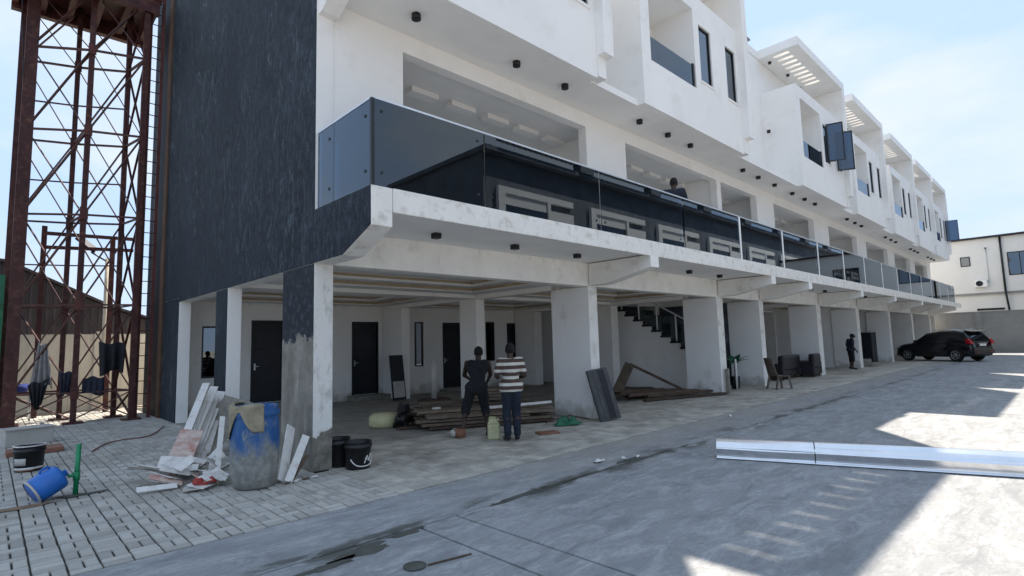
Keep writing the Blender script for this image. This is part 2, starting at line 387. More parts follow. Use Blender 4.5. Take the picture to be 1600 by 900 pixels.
# paved area, left: columns of interlocking pavers
pv = bpy.data.objects.new('pavement', None); COL.objects.link(pv); struct(pv)
MB().box(-12, .32, -1.85, 13.2, -.11, -.022, JOINT).build('sand_bed', pv)
MB().box(.32, 62, -1.85, 1.2, -.11, -.022, JOINT).build('sand_bed', pv)
def paver_mesh(w, d, m, name):
    k = MB(); h, c = .0, .006; z0 = -.03
    a = [(-w/2, -d/2), (w/2, -d/2), (w/2, d/2), (-w/2, d/2)]; b = [(-w/2+c, -d/2+c), (w/2-c, -d/2+c), (w/2-c, d/2-c), (-w/2+c, d/2-c)]
    k.v = [(*p, z0) for p in a]+[(*p, h-.008) for p in a]+[(*p, h) for p in b]
    for i in range(4):
        j = (i+1) % 4; k.f += [[i, j, 4+j, 4+i], [4+i, 4+j, 8+j, 8+i]]
    k.f.append([8, 9, 10, 11]); k.m = [k.mi(m)]*9; k.sm = [False]*9
    return k
CW = .212; GAP = .013
spots = []
rpp = random.Random(21)
for ci in range(-40, 16):
    x0 = -2.95+ci*CW
    y = -1.84; k = (ci*2) % 3
    y -= (0, .0, 0)[k]
    if k: spots.append((x0+CW/2, y+.05, CW-GAP, .10-GAP)); y += .10
    while y < 13.0:
        if k % 2: spots.append((x0+CW/2, y+.053, CW-GAP, .106-GAP)); y += .106
        else:
            if rpp.random() < .12: spots.append((x0+CW/2, y+.053, CW-GAP, .106-GAP)); spots.append((x0+CW/2, y+.159, CW-GAP, .106-GAP))
            else: spots.append((x0+CW*.25+GAP*.04, y+.106, CW/2-GAP*.93, .212-GAP)); spots.append((x0+CW*.75-GAP*.04, y+.106, CW/2-GAP*.93, .212-GAP))
            y += .212
        k += 1
def inview(x, y):
    d = Vector((x, y, 0))-CAM; w = d.dot(fw)
    if w < .5: return 1e9
    u, v = d.dot(r2)/w*845.9, d.dot(u2)/w*845.9
    return d.length if abs(u) < 830 and abs(v) < 480 else 1e9
spots = [s for s in spots if s[0] < .24 and not (s[0] > -.02 and s[1] > -.02)]
spots.sort(key=lambda s: inview(s[0], s[1]))
cache = {}
rp = random.Random(3)
for (x, y, w, d) in spots[:300]:
    key = (round(w, 2), round(d, 2))
    if key not in cache: cache[key] = paver_mesh(key[0], key[1], PAVER, 'paver').mesh('paver')
    inst(cache[key], 'paver', pv, (x, y, rp.uniform(-.004, .004)), (rp.uniform(-.012, .012), rp.uniform(-.012, .012), rp.uniform(-.01, .01)))
def merge_pavers(lst, m, name, parent):
    k = MB()
    mi = k.mi(m)
    for (x, y, w, d) in lst:
        p = paver_mesh(w, d, m, 'p'); dz = rp.uniform(-.004, .004); tx, ty = rp.uniform(-.012, .012), rp.uniform(-.012, .012); i = len(k.v)
        k.v += [(x+a, y+b, c+dz+a*tx+b*ty) for a, b, c in p.v]; k.f += [[i+q for q in f] for f in p.f]
    k.m = [mi]*len(k.f); k.sm = [False]*len(k.f)
    return stuff(k.build(name, parent))
merge_pavers([s for s in spots[300:] if inview(s[0], s[1]) < 1e8 or s[0] > -6], PAVER, 'paver', pv)
ap = []
for j in range(9):
    y = -1.83+j*.34
    x = .237
    while x < 16:
        if y < 1.1: ap.append((x+.105, y+.085, .2, .16)); ap.append((x+.105, y+.255, .2, .16))
        x += .21
merge_pavers(ap, APRON, 'dusty_paver', pv)
MB().box(16, 62, -1.85, 1.2, -.02, -.002, APRON).build('dusty_strip', pv)
fl = MB().box(.02, 49, 1.2, 11.3, -.11, -.004, FLOOR); struct(fl.build('garage_floor'))

# ------------------------------------------------------------------ TERRACE BUILDING
B = thing('terrace_building', 'long white three storey terrace with black side wall, glass balcony and projecting bays', 'building')
# --- black side wall (painted skin on the -x face)
def bx(name, *a, m=WHITE, fm=None, bevel=.006, parent=B):
    return MB().box(*a, m, fm).build(name, parent, bevel=bevel)
bx('side_wall', 0, .26, 0, 9.25, 3.0, 13.4, fm={'-x': BLACK, '+z': BLACK, '-z': GRIME}, bevel=0)
bx('side_wall', .012, .26, 7.62, 9.25, 0, 3.0, fm={'-x': BLACK, '-y': COLW}, bevel=0)
bx('side_pilaster', -.035, .26, 9.25, 9.62, 0, 13.4, m=RUSTW)
bx('side_wall', -.012, .26, 9.62, 11.35, 0, 13.4, m=SLATE)
# side lintel edge beam
bx('side_beam', 0, .26, 0, 7.62, 2.9, 3.0, fm={'-x': BLACK, '-z': GRIME}, bevel=0)
# --- ground floor columns (blades)
colx = [(0, .29), (6.25, 6.56), (12.45, 12.85), (15.6, 15.95), (21.5, 22.0), (27.35, 27.85), (33.9, 34.4), (40.15, 40.65), (46.4, 46.9)]
for i, (a, b) in enumerate(colx):
    if i == 0: bx('column', a, b, .012, 1.15, 0, 2.9, m=COLW, fm={'-x': COL0, '-y': COL0F}, bevel=.012)
    else: bx('column', a, b, .012, 1.13, 0, 2.9, m=COLW, fm={'-x': COLS}, bevel=.012)
    for y in (3.88, 7.6):
        if i == 0: bx('column', a, b-.03, y, y+(.75 if y < 5 else .02), 0, 2.9, m=WHITE, fm={'-x': BLACK}, bevel=.01)
        else: bx('column', a, b, y, y+(.72 if y < 5 else 1.15), 0, 2.9, m=WHITE, bevel=.01)
# --- front beam, balcony slab, fascia, brackets
for i in range(len(colx)):
    a = colx[i][0]+(.02 if i == 0 else 0); b = colx[i+1][0] if i+1 < len(colx) else 49
    bx('front_beam', a, b, .02, .3, 2.9, 3.42, m=GRIME, bevel=.01)
bx('balcony_slab', .012, 49, -1.57, .015, 3.42, 3.64, m=SOFFIT, bevel=0)
bx('balcony_fascia', .31, 49, -1.592, -1.52, 3.37, 3.685, m=FASCIA, bevel=.012)
prof = [(0.0, 2.9), (-.85, 2.9), (-1.586, 3.18), (-1.586, 3.68), (0, 3.68)]
def bracket(x0, x1, first=False):
    p = [(y-.004 if y < -1 else y, z) for y, z in prof]
    MB().prism(p if first else [(0, 2.92), (-.45, 2.92), (-1.589, 3.15), (-1.589, 3.40), (0, 3.40)], 'x', x0, x1, GRIME if not first else FASCIA, (BLACK, FASCIA) if first else (GRIME, GRIME)).build('bracket', B, bevel=.01)
bracket(-.004, .3, True)
for x0, x1 in ((6.27, 6.58), (12.55, 12.85), (15.65, 15.95), (21.8, 22.1), (27.6, 27.9), (34.1, 34.4), (40.3, 40.6), (46.5, 46.8)): bracket(x0, x1)
# balcony floor slab through the building and storey slabs
bx('floor_slab', .03, 49, .31, 11.3, 3.42, 3.655, m=CEIL, bevel=0)
# --- ground floor ceiling: stepped tray with brown cornice lines per bay
def tray(x0, x1, y0, y1):
    z = 3.02
    def ring(i0, i1, za, zb, m, nm):
        k = MB(); X0, X1, Y0, Y1 = x0+i0, x1-i0, y0+i0, y1-i0; a, b, c, d = x0+i1, x1-i1, y0+i1, y1-i1
        for q in ((X0, X1, Y0, c), (X0, X1, d, Y1), (X0, a, c, d), (b, X1, c, d)): k.box(*q, za, zb, m)
        k.build(nm, B)
    ring(0, .55, z, z+.25, CEIL, 'ceiling_border'); ring(.55, .60, z+.03, z+.09, GOLD, 'cornice')
    ring(.60, .95, z+.10, z+.3, WHITE2, 'ceiling_border'); ring(.95, .98, z+.15, z+.2, GOLD, 'cornice')
    MB().box(x0+.98, x1-.98, y0+.98, y1-.98, z+.22, z+.3, CEIL).build('ceiling_panel', B)
for (a, b) in ((.27, 6.25), (6.56, 12.45), (15.95, 21.5), (22, 27.35)):
    tray(a, b, .3, 3.88); tray(a, b, 4.6, 8.75)
for i in range(8):
    bx('cross_beam', colx[i][0]+(.27 if i == 0 else .32), colx[i+1][0], 3.9, 4.58, 2.93, 3.41, m=WHITE, bevel=0)
for (a, b) in colx[1:]: bx('cross_beam', a+.01, b-.01, 1.13, 8.8, 2.905, 3.41, m=WHITE, bevel=0)
# --- ground floor back wall, doors, windows
def wall_with_holes(name, x0, x1, z0, z1, y0, y1, holes, m, parent=B):
    """front wall in the xz plane with rectangular holes, built of butted boxes"""
    k = MB(); xs = sorted(holes)
    x = x0
    for (a, b, c, d) in xs:
        if a > x: k.box(x, a, y0, y1, z0, z1, m)
        if c > z0: k.box(a, b, y0, y1, z0, c, m)
        if d < z1: k.box(a, b, y0, y1, d, z1, m)
        x = b
    if x < x1: k.box(x, x1, y0, y1, z0, z1, m)
    return k.build(name, parent)
doors = [(2.12, 2.95, .2, 2.48), (5.2, 6.05, .16, 2.46), (8.82, 9.66, .1, 2.45), (12.08, 12.9, .05, 2.45), (17.2, 18.1, .1, 2.4), (23.4, 24.3, .1, 2.4), (29.5, 30.4, .1, 2.4), (36, 36.9, .1, 2.4)]
wins = [(.82, 1.36, .97, 2.36), (7.54, 7.92, .95, 2.52), (10.88, 11.36, 1.0, 2.54), (19.5, 20.3, 1.0, 2.4), (25.5, 26.4, 1.0, 2.4)]
wall_with_holes('back_wall', .27, 49, 0, 3.4, 8.8, 9.0, doors+wins, WHITE2 if 0 else COLS)
for (a, b, c, d) in doors:
    D = MB().box(a, b, 8.86, 8.92, c, d, DARKC)
    for zz in (c+.18, c+.85, c+1.5):
        D.box(a+.1, b-.1, 8.85, 8.859, zz, zz+.5, DARKC)
    D = D.build('door', B, bevel=.006)
    MB().tube((a+.07, 8.80, c+1.02), (a+.19, 8.80, c+1.02), .012, ALU).box(a+.05, a+.09, 8.83, 8.852, c+.92, c+1.1, ALU).build('handle', D)
    MB().box(a-.05, a, 8.78, 8.86, c, d+.05, DARKC).box(b, b+.05, 8.78, 8.86, c, d+.05, DARKC).box(a, b, 8.78, 8.86, d, d+.05, DARKC).build('door_frame', D)
def pane_window(a, b, c, d, y, m=WINDOWG, mull=1, parent=B, fm=FRAME):
    k = MB(); w = .045
    k.box(a, a+w, y-.03, y+.03, c, d, fm).box(b-w, b, y-.03, y+.03, c, d, fm).box(a+w, b-w, y-.03, y+.03, c, c+w, fm).box(a+w, b-w, y-.03, y+.03, d-w, d, fm)
    for i in range(1, mull):
        x = a+(b-a)*i/mull; k.box(x-.02, x+.02, y-.025, y+.025, c+w, d-w, fm)
    f = k.build('window', parent)
    MB().box(a+w, b-w, y-.004, y+.004, c+w, d-w, m).build('pane', f)
    return f
for (a, b, c, d) in wins: pane_window(a, b, c, d, 8.86)
bx('door_step', 5.0, 6.28, 8.25, 8.8, 0, .15, m=CEMENT); bx('door_step', 8.6, 9.9, 8.4, 8.8, 0, .09, m=CEMENT); bx('door_step', 2, 3.05, 8.3, 8.8, 0, .19, m=CEMENT)
wall_with_holes('rear_wall', .27, 49, 0, 12.09, 11.3, 11.45, [(a+.4, b-.4, 3.9, 6.3) for a, b in ((.6, 6.3), (8, 13), (13.3, 16), (17.6, 22), (24, 28.6), (30.5, 35.2), (37, 41.5), (43.2, 47.5))], WHITE2)  # unseen rear openings added so sunlight brightens the first floor rooms
bx('garage_partition', 13.9, 14.05, 6.1, 8.8, 0, 3.0, m=WHITE2)
for x in (15.62, 27.4, 34, 40.2, 46.4): bx('garage_partition', x+.02, x+.2, 1.13, 8.8, 0, 2.9, m=MARBLE if x < 16 else WHITE2, bevel=0)
bx('end_wall', 48.8, 49, .05, 11.3, 0, 12.2, m=WHITE)
# wall electrical boxes
MB().box(13.0, 13.16, 8.74, 8.8, 1.62, 1.86, BLACKP).build('meter_box', B); MB().tube((13.35, 8.7, 2.75), (13.35, 8.7, 2.55), .07, BLACKP).build('wall_lamp', B)
# --- staircase between the second and third columns (white stringer, dark treads, glass and posts)
zt, yt, rise, run = 2.95, 4.35, .2, .36
n = 10
poly = [(yt+1.2, 0), (yt+1.2, zt)]
for i in range(n):
    y = yt-i*run; z = zt-i*rise; poly += [(y, z), (y, z-rise)]
poly += [(yt-(n-1)*run-.3, zt-n*rise), (yt-(n-1)*run-.3, 0)]
MB().prism(poly, 'x', 13.5, 13.62, WHITE).build('stair_stringer', B)
for i in range(n):
    y = yt-i*run; z = zt-i*rise
    MB().box(13.44, 15.4, y-run, y+.03, z-rise-.02, z-rise+.045, DARKC).box(13.47, 15.4, y-.012, y+.002, z-rise+.045, z-.02, DARKC).build('tread', B, bevel=.006)
    if i % 2 == 0 and i < 9:
        MB().tube((13.53, y-.18, z-rise), (13.53, y-.18, z-rise+.95), .026, BOARD).build('stair_post', B)
        MB().box(13.525, 13.535, y-2*run-.14, y-.22, z-rise*2, z+.5-rise, CLEARG).build('stair_glass', B)

MB().bar((13.53, yt-.18, zt-rise+.95), (13.53, yt-.18-8*run, zt-rise*9+.95), .05, .04, ALU).build('handrail', B)
# --- first floor: wall piers, head beam, rooms
openings = [(1.5, 6.42), (8.0, 12.98), (13.27, 16.05), (17.64, 22.1), (24.1, 28.7), (30.5, 35.3), (37.0, 41.6), (43.1, 47.6)]
wall_with_holes('front_wall', .02, 49, 3.66, 6.95, .02, .24, [(a, b, 3.66, 6.62) for a, b in openings], WHITE)
MB().box(.02, 49, .24, 11.3, 6.74, 6.95, CEIL).build('floor_slab', B)
edges = [.26]+[(openings[i][1]+openings[i+1][0])/2 for i in range(7)]+[48.8]
for x in edges[1:-1]: MB().box(x-.1, x+.1, .24, 11.29, 3.66, 6.74, WHITE2).build('room_wall', B)
for (a, b) in openings[:4]:
    for i in range(5 if b-a > 4 else 3):
        x = a+.9+i*.98
        MB().box(x, x+.64, 1.1, 1.34, 6.63, 6.735, WHITE2).build('ceiling_tray', B)
    k = MB().box(a+.2, b-.6, 2.6, 3.0, 6.52, 6.735, WHITE2); k.build('ceiling_drop', B)
# upper soffits / slab edge
MB().box(.02, 49, -1.0, .018, 6.952, 7.1, SOFFIT, {'-y': WHITE, '+z': WHITE}).build('soffit_slab', B)
MB().prism([(0, 6.66), (-.12, 6.66), (-.72, 6.948), (0, 6.948)], 'x', .02, .3, WHITE).build('bracket', B)
# --- top floor bays, fins, canopies
bays = [(-.02, 5.28), (7.02, 12.25), (17.16, 22.45), (24.12, 29.2), (31.3, 36.5), (37.9, 42.7), (43.7, 48.7)]
PB = -1.2; CB = -1.4
gaps = []
for bi, (a, b) in enumerate(bays):
    w = b-a; s = w/5.25
    o0, o1 = a+.37*s, a+2.55*s; w10, w11 = a+2.84*s, a+3.52*s; w20, w21 = a+4.42*s, a+5.06*s
    hs = [(o0, o1, 8.09, 10.28), (w10, w11, 8.40, 9.97), (w20, w21, 8.40, 9.97)]
    wall_with_holes('bay_front', a, b, 6.95, 10.72, PB, PB+.14, hs, WHITE)
    sd_ = MB().box(a, a+.14, PB+.14, .02, 6.951, 10.72, WHITE).build('bay_side', B)
    MB().box(b-.14, b, PB+.14, .02, 6.951, 10.72, WHITE).build('bay_side', B)
    MB().box(a+.14, b-.14, PB+.14, -1.002, 6.952, 7.1, SOFFIT).build('bay_soffit', B)
    # lip round the soffit and terrace floor on top of the bay
    MB().box(a+.14, b-.14, PB+.14, .02, 10.5, 10.62, WHITE2).build('bay_roof', B)
    # loggia inside the big opening
    MB().box(o0-.1, o0, PB+.14, .9, 8.0, 10.40, WHITE2).box(o1, o1+.1, PB+.14, .9, 8.0, 10.4, WHITE2).box(o0-.1, o1+.1, .9, 1.0, 8, 10.4, WHITE2).box(o0, o1, PB+.14, .9, 10.30, 10.4, WHITE2).box(o0, o1, PB+.14, .9, 8.0, 8.07, WHITE2).build('loggia', B)
    r = MB().box(o0+.02, o1-.02, PB+.05, PB+.06, 8.12, 8.72, TINT).build('loggia_glass', B)
    MB().box(o1-.09, o1-.01, PB+.03, PB+.09, 8.1, 8.76, FRAME).build('loggia_post', B)
    for j, (x0, x1) in enumerate(((w10, w11), (w20, w21))):
        f = pane_window(x0, x1, 8.40, 9.97, PB+.07)
        MB().box(x0-.03, x1+.03, PB-.025, PB-.001, 8.34, 8.395, WHITE).build('sill', f)
    # fin
    t = .32
    MB().box(b+.002, b+t, CB, .02, 7.42, 12.095, WHITE).build('fin', B)
    MB().box(b+.002, b+t*.8, CB+.16, .02, 6.98, 7.418, WHITE).build('fin_foot', B)
    # canopy with slots running in y
    x0, x1 = a-.02, b+t; n = 9; sx0 = x0+.25; pit = (min(3.8, w*.72))/n
    k = MB(); zA, zB = 12.10, 12.42
    k.box(x0, x1, CB, -1.0, zA, zB, WHITE, {'-z': SOFFIT}); k.box(x0, x1, -.45, .0, zA, zB, WHITE, {'-z': SOFFIT})
    xx = x0
    for i in range(n):
        xa = sx0+i*pit; k.box(xx, xa, -1.0, -.45, zA, zB, WHITE, {'-z': SOFFIT}); xx = xa+pit*.42
    k.box(xx, x1, -1.0, -.45, zA, zB, WHITE, {'-z': SOFFIT}); k.build('canopy', B)
    for i in (0, 4, 8):
        x = sx0+i*pit*.95+.3; MB().tube((x, -.22-.1*(i == 4), 12.10), (x, -.22-.1*(i == 4), 12.02), .06, BLACKP).build('downlight', B)
    for i in range(3):
        x = (a+w*(.14, .39, .615)[i]) if bi else (1.37, 3.61, 5.0)[i]
        MB().tube((x, -.58, 6.948), (x, -.58, 6.86), .075, BLACKP, 12).tube((x, -.58, 6.859), (x, -.58, 6.852), .055, FRAME, 12).build('downlight', B)
for x in (13.6, 14.8, 16.2): MB().tube((x, -.58, 6.948), (x, -.58, 6.86), .075, BLACKP, 12).build('downlight', B)
for i in range(8):
    a = colx[i][1]; b = colx[i+1][0]
    for f in ((.225, .51, .80) if b-a > 4 else (.5,)):
        x = a+(b-a)*f; MB().box(x-.06, x+.06, -.74, -.62, 3.33, 3.418, BLACKP).build('downlight', B, bevel=.01)
# top floor front wall & roof
tw = wall_with_holes('upper_wall', .02, 49, 6.951, 12.09, .022, .22, [], WHITE)
MB().box(.0+.26, 49, 0.001, 11.3, 12.10, 12.40, WHITE, {'-z': CEIL}).build('roof', B)
MB().tube((16.6, .3, 12.4), (16.6, .3, 12.75), .12, BLACKP).box(16.4, 16.8, .1, .5, 12.75, 12.81, BLACKP).build('vent', B)
# fin wall lamp dots
MB().box(16.98, 17.0+.01, -.3, -.18, 9.1, 9.22, BLACKP).build('downlight', B)
# open casement sashes on the second bay from the stair, and on the last bay
def sash(hx, hy, ang, wd, z0, z1):
    T = Matrix.Translation((hx, hy, 0)) @ Matrix.Rotation(ang, 4, 'Z'); k = MB(); w = .045
    for q in ((0, w, z0, z1), (wd-w, wd, z0, z1), (w, wd-w, z0, z0+w), (w, wd-w, z1-w, z1)): k.box(q[0], q[1], -.02, .02, q[2], q[3], FRAME, T=T)
    f = k.build('open_sash', B)
    MB().box(w, wd-w, -.004, .004, z0+w, z1-w, SASHG, T=T).build('pane', f)
sash(20.25, -1.24, math.radians(-72), .58, 8.44, 9.98); sash(21.35, -1.26, math.radians(-62), .62, 8.30, 9.92)
sash(48.5, -1.24, math.radians(-75), .75, 8.4, 9.97)
# --- glass balustrade
seams = [0.03, 1.88, 4.69, 7.72, 10.68, 13.65, 16.84, 19.75, 22.66, 25.6, 28.6, 31.6, 34.6, 37.6, 40.6, 43.6, 46.6]
for i in range(len(seams)-1):
    a, b = seams[i]+.012, seams[i+1]-.012
    if i >= 3: a += .05
    g_ = MB().box(a, b, -1.567, -1.555, 3.60, 4.80, TINT).build('glass_panel', B)
    k = MB()
    for x in (a+.12, b-.12):
        for z in (3.86, 4.66): k.tube((x, -1.575, z), (x, -1.547, z), .022, FRAME, 8)
    k.build('glass_clamp', g_)
for i, x in enumerate(seams):
    if i == 0: k = MB().box(.015, .06, -1.57, -1.53, 3.69, 4.81, FRAME)
    elif i < 4: k = MB().box(x-.012, x+.012, -1.55, -1.53, 3.69, 4.79, FRAME)
    else: k = MB().box(x-.035, x+.055, -1.575, -1.53, 3.69, 4.80, WHITE)
    k.build('railing_post', B)
MB().box(.06, 46.6, -1.575, -1.545, 4.803, 4.83, ALU).build('top_rail', B)
for (y0, y1) in ((-.02, -.52), (-.53, -1.53)):
    g_ = MB().box(.03, .042, y1, y0, 3.683, 4.80, TINT).build('glass_panel', B)
    k = MB()
    for z in (3.9, 4.62): k.tube((.02, y1+.14, z), (.052, y1+.14, z), .022, FRAME, 8)
    k.build('glass_clamp', g_)
MB().box(.022, .05, -1.53, -.02, 4.803, 4.825, ALU).build('top_rail', B)

# ------------------------------------------------------------------ opposite row (behind and right of the camera, mirrored in the balcony glass)
OB = thing('opposite_terrace', 'charcoal terrace across the courtyard with white framed upper windows', 'building', (15, -16.6, 0))
MB().box(0, 65, -9, 0, 0, 11.8, CHARC).build('wall', OB)
MB().box(-.2, 65.2, -9.2, .5, 11.802, 12.05, CHARC).build('roof', OB)
for i in range(8):
    x = .9+8*i
    k = MB(); X0, X1 = x, x+6.2
    k.box(X0, X1, .002, .22, 9.75, 10.1, WHITE).box(X0, X0+.5, .002, .22, 7.0, 9.75, WHITE).box(X0+3.9, X0+4.15, .002, .22, 7.0, 9.75, WHITE).box(X0+4.15, X1, .002, .22, 8.4, 9.3, WHITE)
    f = k.build('window_surround', OB); MB().box(X0+.5, X0+3.9, .1, .12, 7.0, 9.15, WINDOWG).box(X0+.5, X0+3.9, .08, .14, 9.15, 9.75, WHITE).build('pane', f)
    MB().box(x+.1, x+6.6, .0, .8, 12.62, 12.9, CHARC).build('canopy', OB)
    for j in range(14): MB().box(x+.4+j*.45, x+.6+j*.45, .05, .75, 12.56, 12.618, SOFFIT).build('canopy_slat', OB)
    MB().box(x+6.6, x+7.9, .0, .6, 12.05, 12.9, CHARC).build('parapet', OB)
# ------------------------------------------------------------------ far end: boundary wall and neighbour house
o = MB().box(50, 50.25, -16.5, 6, 0, 2.98, GREYW).build('boundary_wall'); tag(o, 'plain grey block wall closing the far end of the courtyard', 'wall')
MB().box(49.95, 50.3, -16.5, 6, 2.981, 3.06, GREYW).build('coping', o)
for y in (-10, -6.2, -2.4, 1.4): MB().box(49.93, 49.998, y-.2, y+.2, 0, 2.97, GREYW).build('pier', o)
NH = thing('neighbour_house', 'cream two storey house with flat dark eaves beyond the grey end wall', 'house', (55, 0, 0))
def nb(name, *a, m=CREAMW, par=None, bevel=0): return MB().box(*a, m).build(name, par or NH, bevel=bevel)
nb('wall', 0, 8, -16, 5, 4.7, 9.12); nb('lower_wall', .15, 8, -16, 5, 0, 4.55); nb('ledge', -.03, .4, -16, 5, 4.552, 4.698, m=GREYW)
nb('roof', -.25, 8, -16.2, 5.2, 9.122, 9.28, m=CORR)
def nwin(y0, y1, z0, z1, mull):
    k = MB(); w = .07
    k.box(-.04, .06, y0, y0+w, z0, z1, FRAME).box(-.04, .06, y1-w, y1, z0, z1, FRAME).box(-.04, .06, y0+w, y1-w, z0, z0+w, FRAME).box(-.04, .06, y0+w, y1-w, z1-w, z1, FRAME)
    for i in range(1, mull):
        y = y0+(y1-y0)*i/mull; k.box(-.04, .05, y-.03, y+.03, z0+w, z1-w, FRAME)
    f = k.build('window', NH); MB().box(-.02, -.005, y0+w, y1-w, z0+w, z1-w, WINDOWG).build('pane', f)
nwin(-1.82, -1.18, 6.95, 7.75, 1); nwin(-6.3, -4.1, 5.95, 7.8, 3); nwin(-11.5, -9.3, 5.95, 7.8, 3)
k = MB().tube((-.1, -3.78, 9.12), (-.1, -3.78, 4.75), .07, FRAME).tube((-.1, -3.78, 4.75), (.02, -3.88, 3.0), .07, FRAME); k.build('downpipe', NH)
k = MB().tube((-.05, -2.85, 8.3), (-.05, -2.85, 5.5), .02, ALU).tube((-.05, -2.85, 8.3), (-.2, -2.85, 8.3), .06, FRAME); k.build('cable_conduit', NH)
o = MB().box(-.34, -.02, -2.75, -1.98, 5.15, 5.72, WHITE2).build('condenser_unit', NH, bevel=.02)
MB().lathe([(.0, 0), (.06, .0), (.06, .02), (.2, .02), (.23, 0), (.23, -.03)], FRAME, 20, T=Matrix.Translation((-.345, -2.27, 5.44)) @ Matrix.Rotation(-PI/2, 4, 'Y')).build('fan_grille', o)
MB().box(.10, .148, -3.6, -1.9, 3.25, 3.42, FRAME).build('vent_slot', NH)

# ------------------------------------------------------------------ left: boundary fence wall, shed, lattice water-tank tower
o = MB().box(-9, 1.5, 14.0, 14.2, 0, 2.32, FENCE).build('fence_wall'); tag(o, 'cream plastered boundary wall behind the red steel tower', 'wall')
for x in (-6.6, -3.6, -.75): MB().box(x-.14, x+.14, 13.93, 13.998, 0, 2.4, FENCE).build('pier', o)
SH = thing('shed', 'dark corrugated metal shed with sloping gable behind the cream wall', 'shed', (-1.5, 16, 0))
k = MB(); k.prism([(-5, 0), (2.8, 0), (2.8, 2.7), (1.3, 3.25), (-1.5, 4.65), (-5, 4.9)], 'y', 0, 5, CORR); k.build('wall', SH)
for i in range(38):
    x = -4.9+i*.2; zt_ = 4.9-(x+5)*.071 if x < -1.5 else (4.65-(x+1.5)*.5 if x < 1.3 else 3.25-(x-1.3)*.37)
    MB().box(x, x+.09, -.03, -.002, 2, zt_-.05, CORR).build('rib', SH)
k = MB().prism([(-5.1, 4.92), (-1.5, 4.67), (1.3, 3.27), (2.9, 2.72), (2.9, 2.80), (1.3, 3.36), (-1.5, 4.76), (-5.1, 5.0)], 'y', -.2, 5.2, CORR); k.build('roof', SH)
TW = thing('lattice_tower', 'tall red oxide steel lattice tower with cross braces and platform beside the black wall', 'tower', (0, 0, 0))
F = [Vector((-2.86, 10.75, 0)), Vector((-1.69, 10.0, 0)), Vector((-.56, 9.62, 0))]; Bk = [Vector((-2.98, 11.75, 0)), Vector((-1.86, 11.35, 0)), Vector((-.78, 10.75, 0))]
TOP = 11.6; zv = Vector((0, 0, 1))
for row, ws in ((F, (.26, .12, .13)), (Bk, (.22, .11, .12))):
    for p, w in zip(row, ws):
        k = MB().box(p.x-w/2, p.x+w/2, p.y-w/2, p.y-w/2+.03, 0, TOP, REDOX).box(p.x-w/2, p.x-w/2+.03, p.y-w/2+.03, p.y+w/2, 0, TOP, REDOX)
        if w > .2: k.box(p.x+w/2-.04, p.x+w/2, p.y-w/2+.03, p.y+w/2, 0, TOP, REDPALE).box(p.x-w/2+.03, p.x+w/2-.04, p.y, p.y+.03, 0, TOP, REDOX)
        L_ = k.build('leg', TW)
        MB().box(p.x-.2, p.x+.2, p.y-.2, p.y+.2, 0, .04, REDOX).build('base_plate', L_)
levels = [.75, 2.95, 5.27, 7.5, 9.72]
def hbar(a, b, z, w=.06): MB().bar(a+zv*z, b+zv*z, w, w*.6, REDOX).build('horizontal_bar', TW)
def xbar(a, b, z0, z1, w=.05): MB().bar(a+zv*z0, b+zv*z1, w, w*.5, REDOX).build('diagonal_brace', TW)
for z in levels:
    for row in (F, Bk):
        hbar(row[0], row[1], z, .07); hbar(row[1], row[2], z, .07)
    for i in range(3): hbar(F[i], Bk[i], z, .06)
for z in (4.1, 6.4, 8.6):
    hbar(Bk[0], Bk[1], z, .05); hbar(Bk[1], Bk[2], z, .05)
zs_ = levels+[11.4]
off = Vector((0, .05, 0))
for z0, z1 in zip([.1]+levels, zs_):
    for i in range(2):
        xbar(F[i]-off, F[i+1]-off, z0, z1, .06); xbar(F[i]+off, F[i+1]+off, z1, z0, .05)
        xbar(Bk[i]-off, Bk[i+1]-off, z0, z1); xbar(Bk[i]+off, Bk[i+1]+off, z1, z0)
    for i in (0, 2): xbar(F[i], Bk[i], z0, z1); xbar(F[i], Bk[i], z1, z0)
    MB().box(F[1].x-.085, F[1].x+.085, F[1].y-.085, F[1].y-.062, z1-.14, z1+.14, REDPALE).build('gusset_plate', TW)
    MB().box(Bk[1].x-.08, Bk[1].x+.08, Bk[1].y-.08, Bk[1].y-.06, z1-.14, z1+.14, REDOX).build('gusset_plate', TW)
MB().box(-3.3, -.3, 9.5, 9.68, 11.05, 11.45, REDOX).build('platform_beam', TW); MB().box(-3.3, -.3, 11.6, 11.8, 11.05, 11.45, REDOX).build('platform_beam', TW)
for i in range(6): MB().box(-3.3+i*.57, -3.16+i*.57, 9.68, 11.6, 11.15, 11.40, REDOX).build('platform_joist', TW)
MB().box(-3.35, -.25, 9.45, 11.85, 11.452, 11.5, REDOX).build('platform_deck', TW)
lx0, lx1, ly = -.47, -.20, 9.75
k = MB().box(lx0-.02, lx0+.06, ly-.03, ly+.03, 0, 12.4, REDPALE); k.build('ladder_rail', TW); k = MB().box(lx1, lx1+.08, ly-.03, ly+.03, 0, 12.4, REDPALE); k.build('ladder_rail', TW)
for i in range(36): MB().tube((lx0+.05, ly, .3+i*.33), (lx1, ly, .3+i*.33), .013, REDPALE, 6).build('ladder_rung', TW)
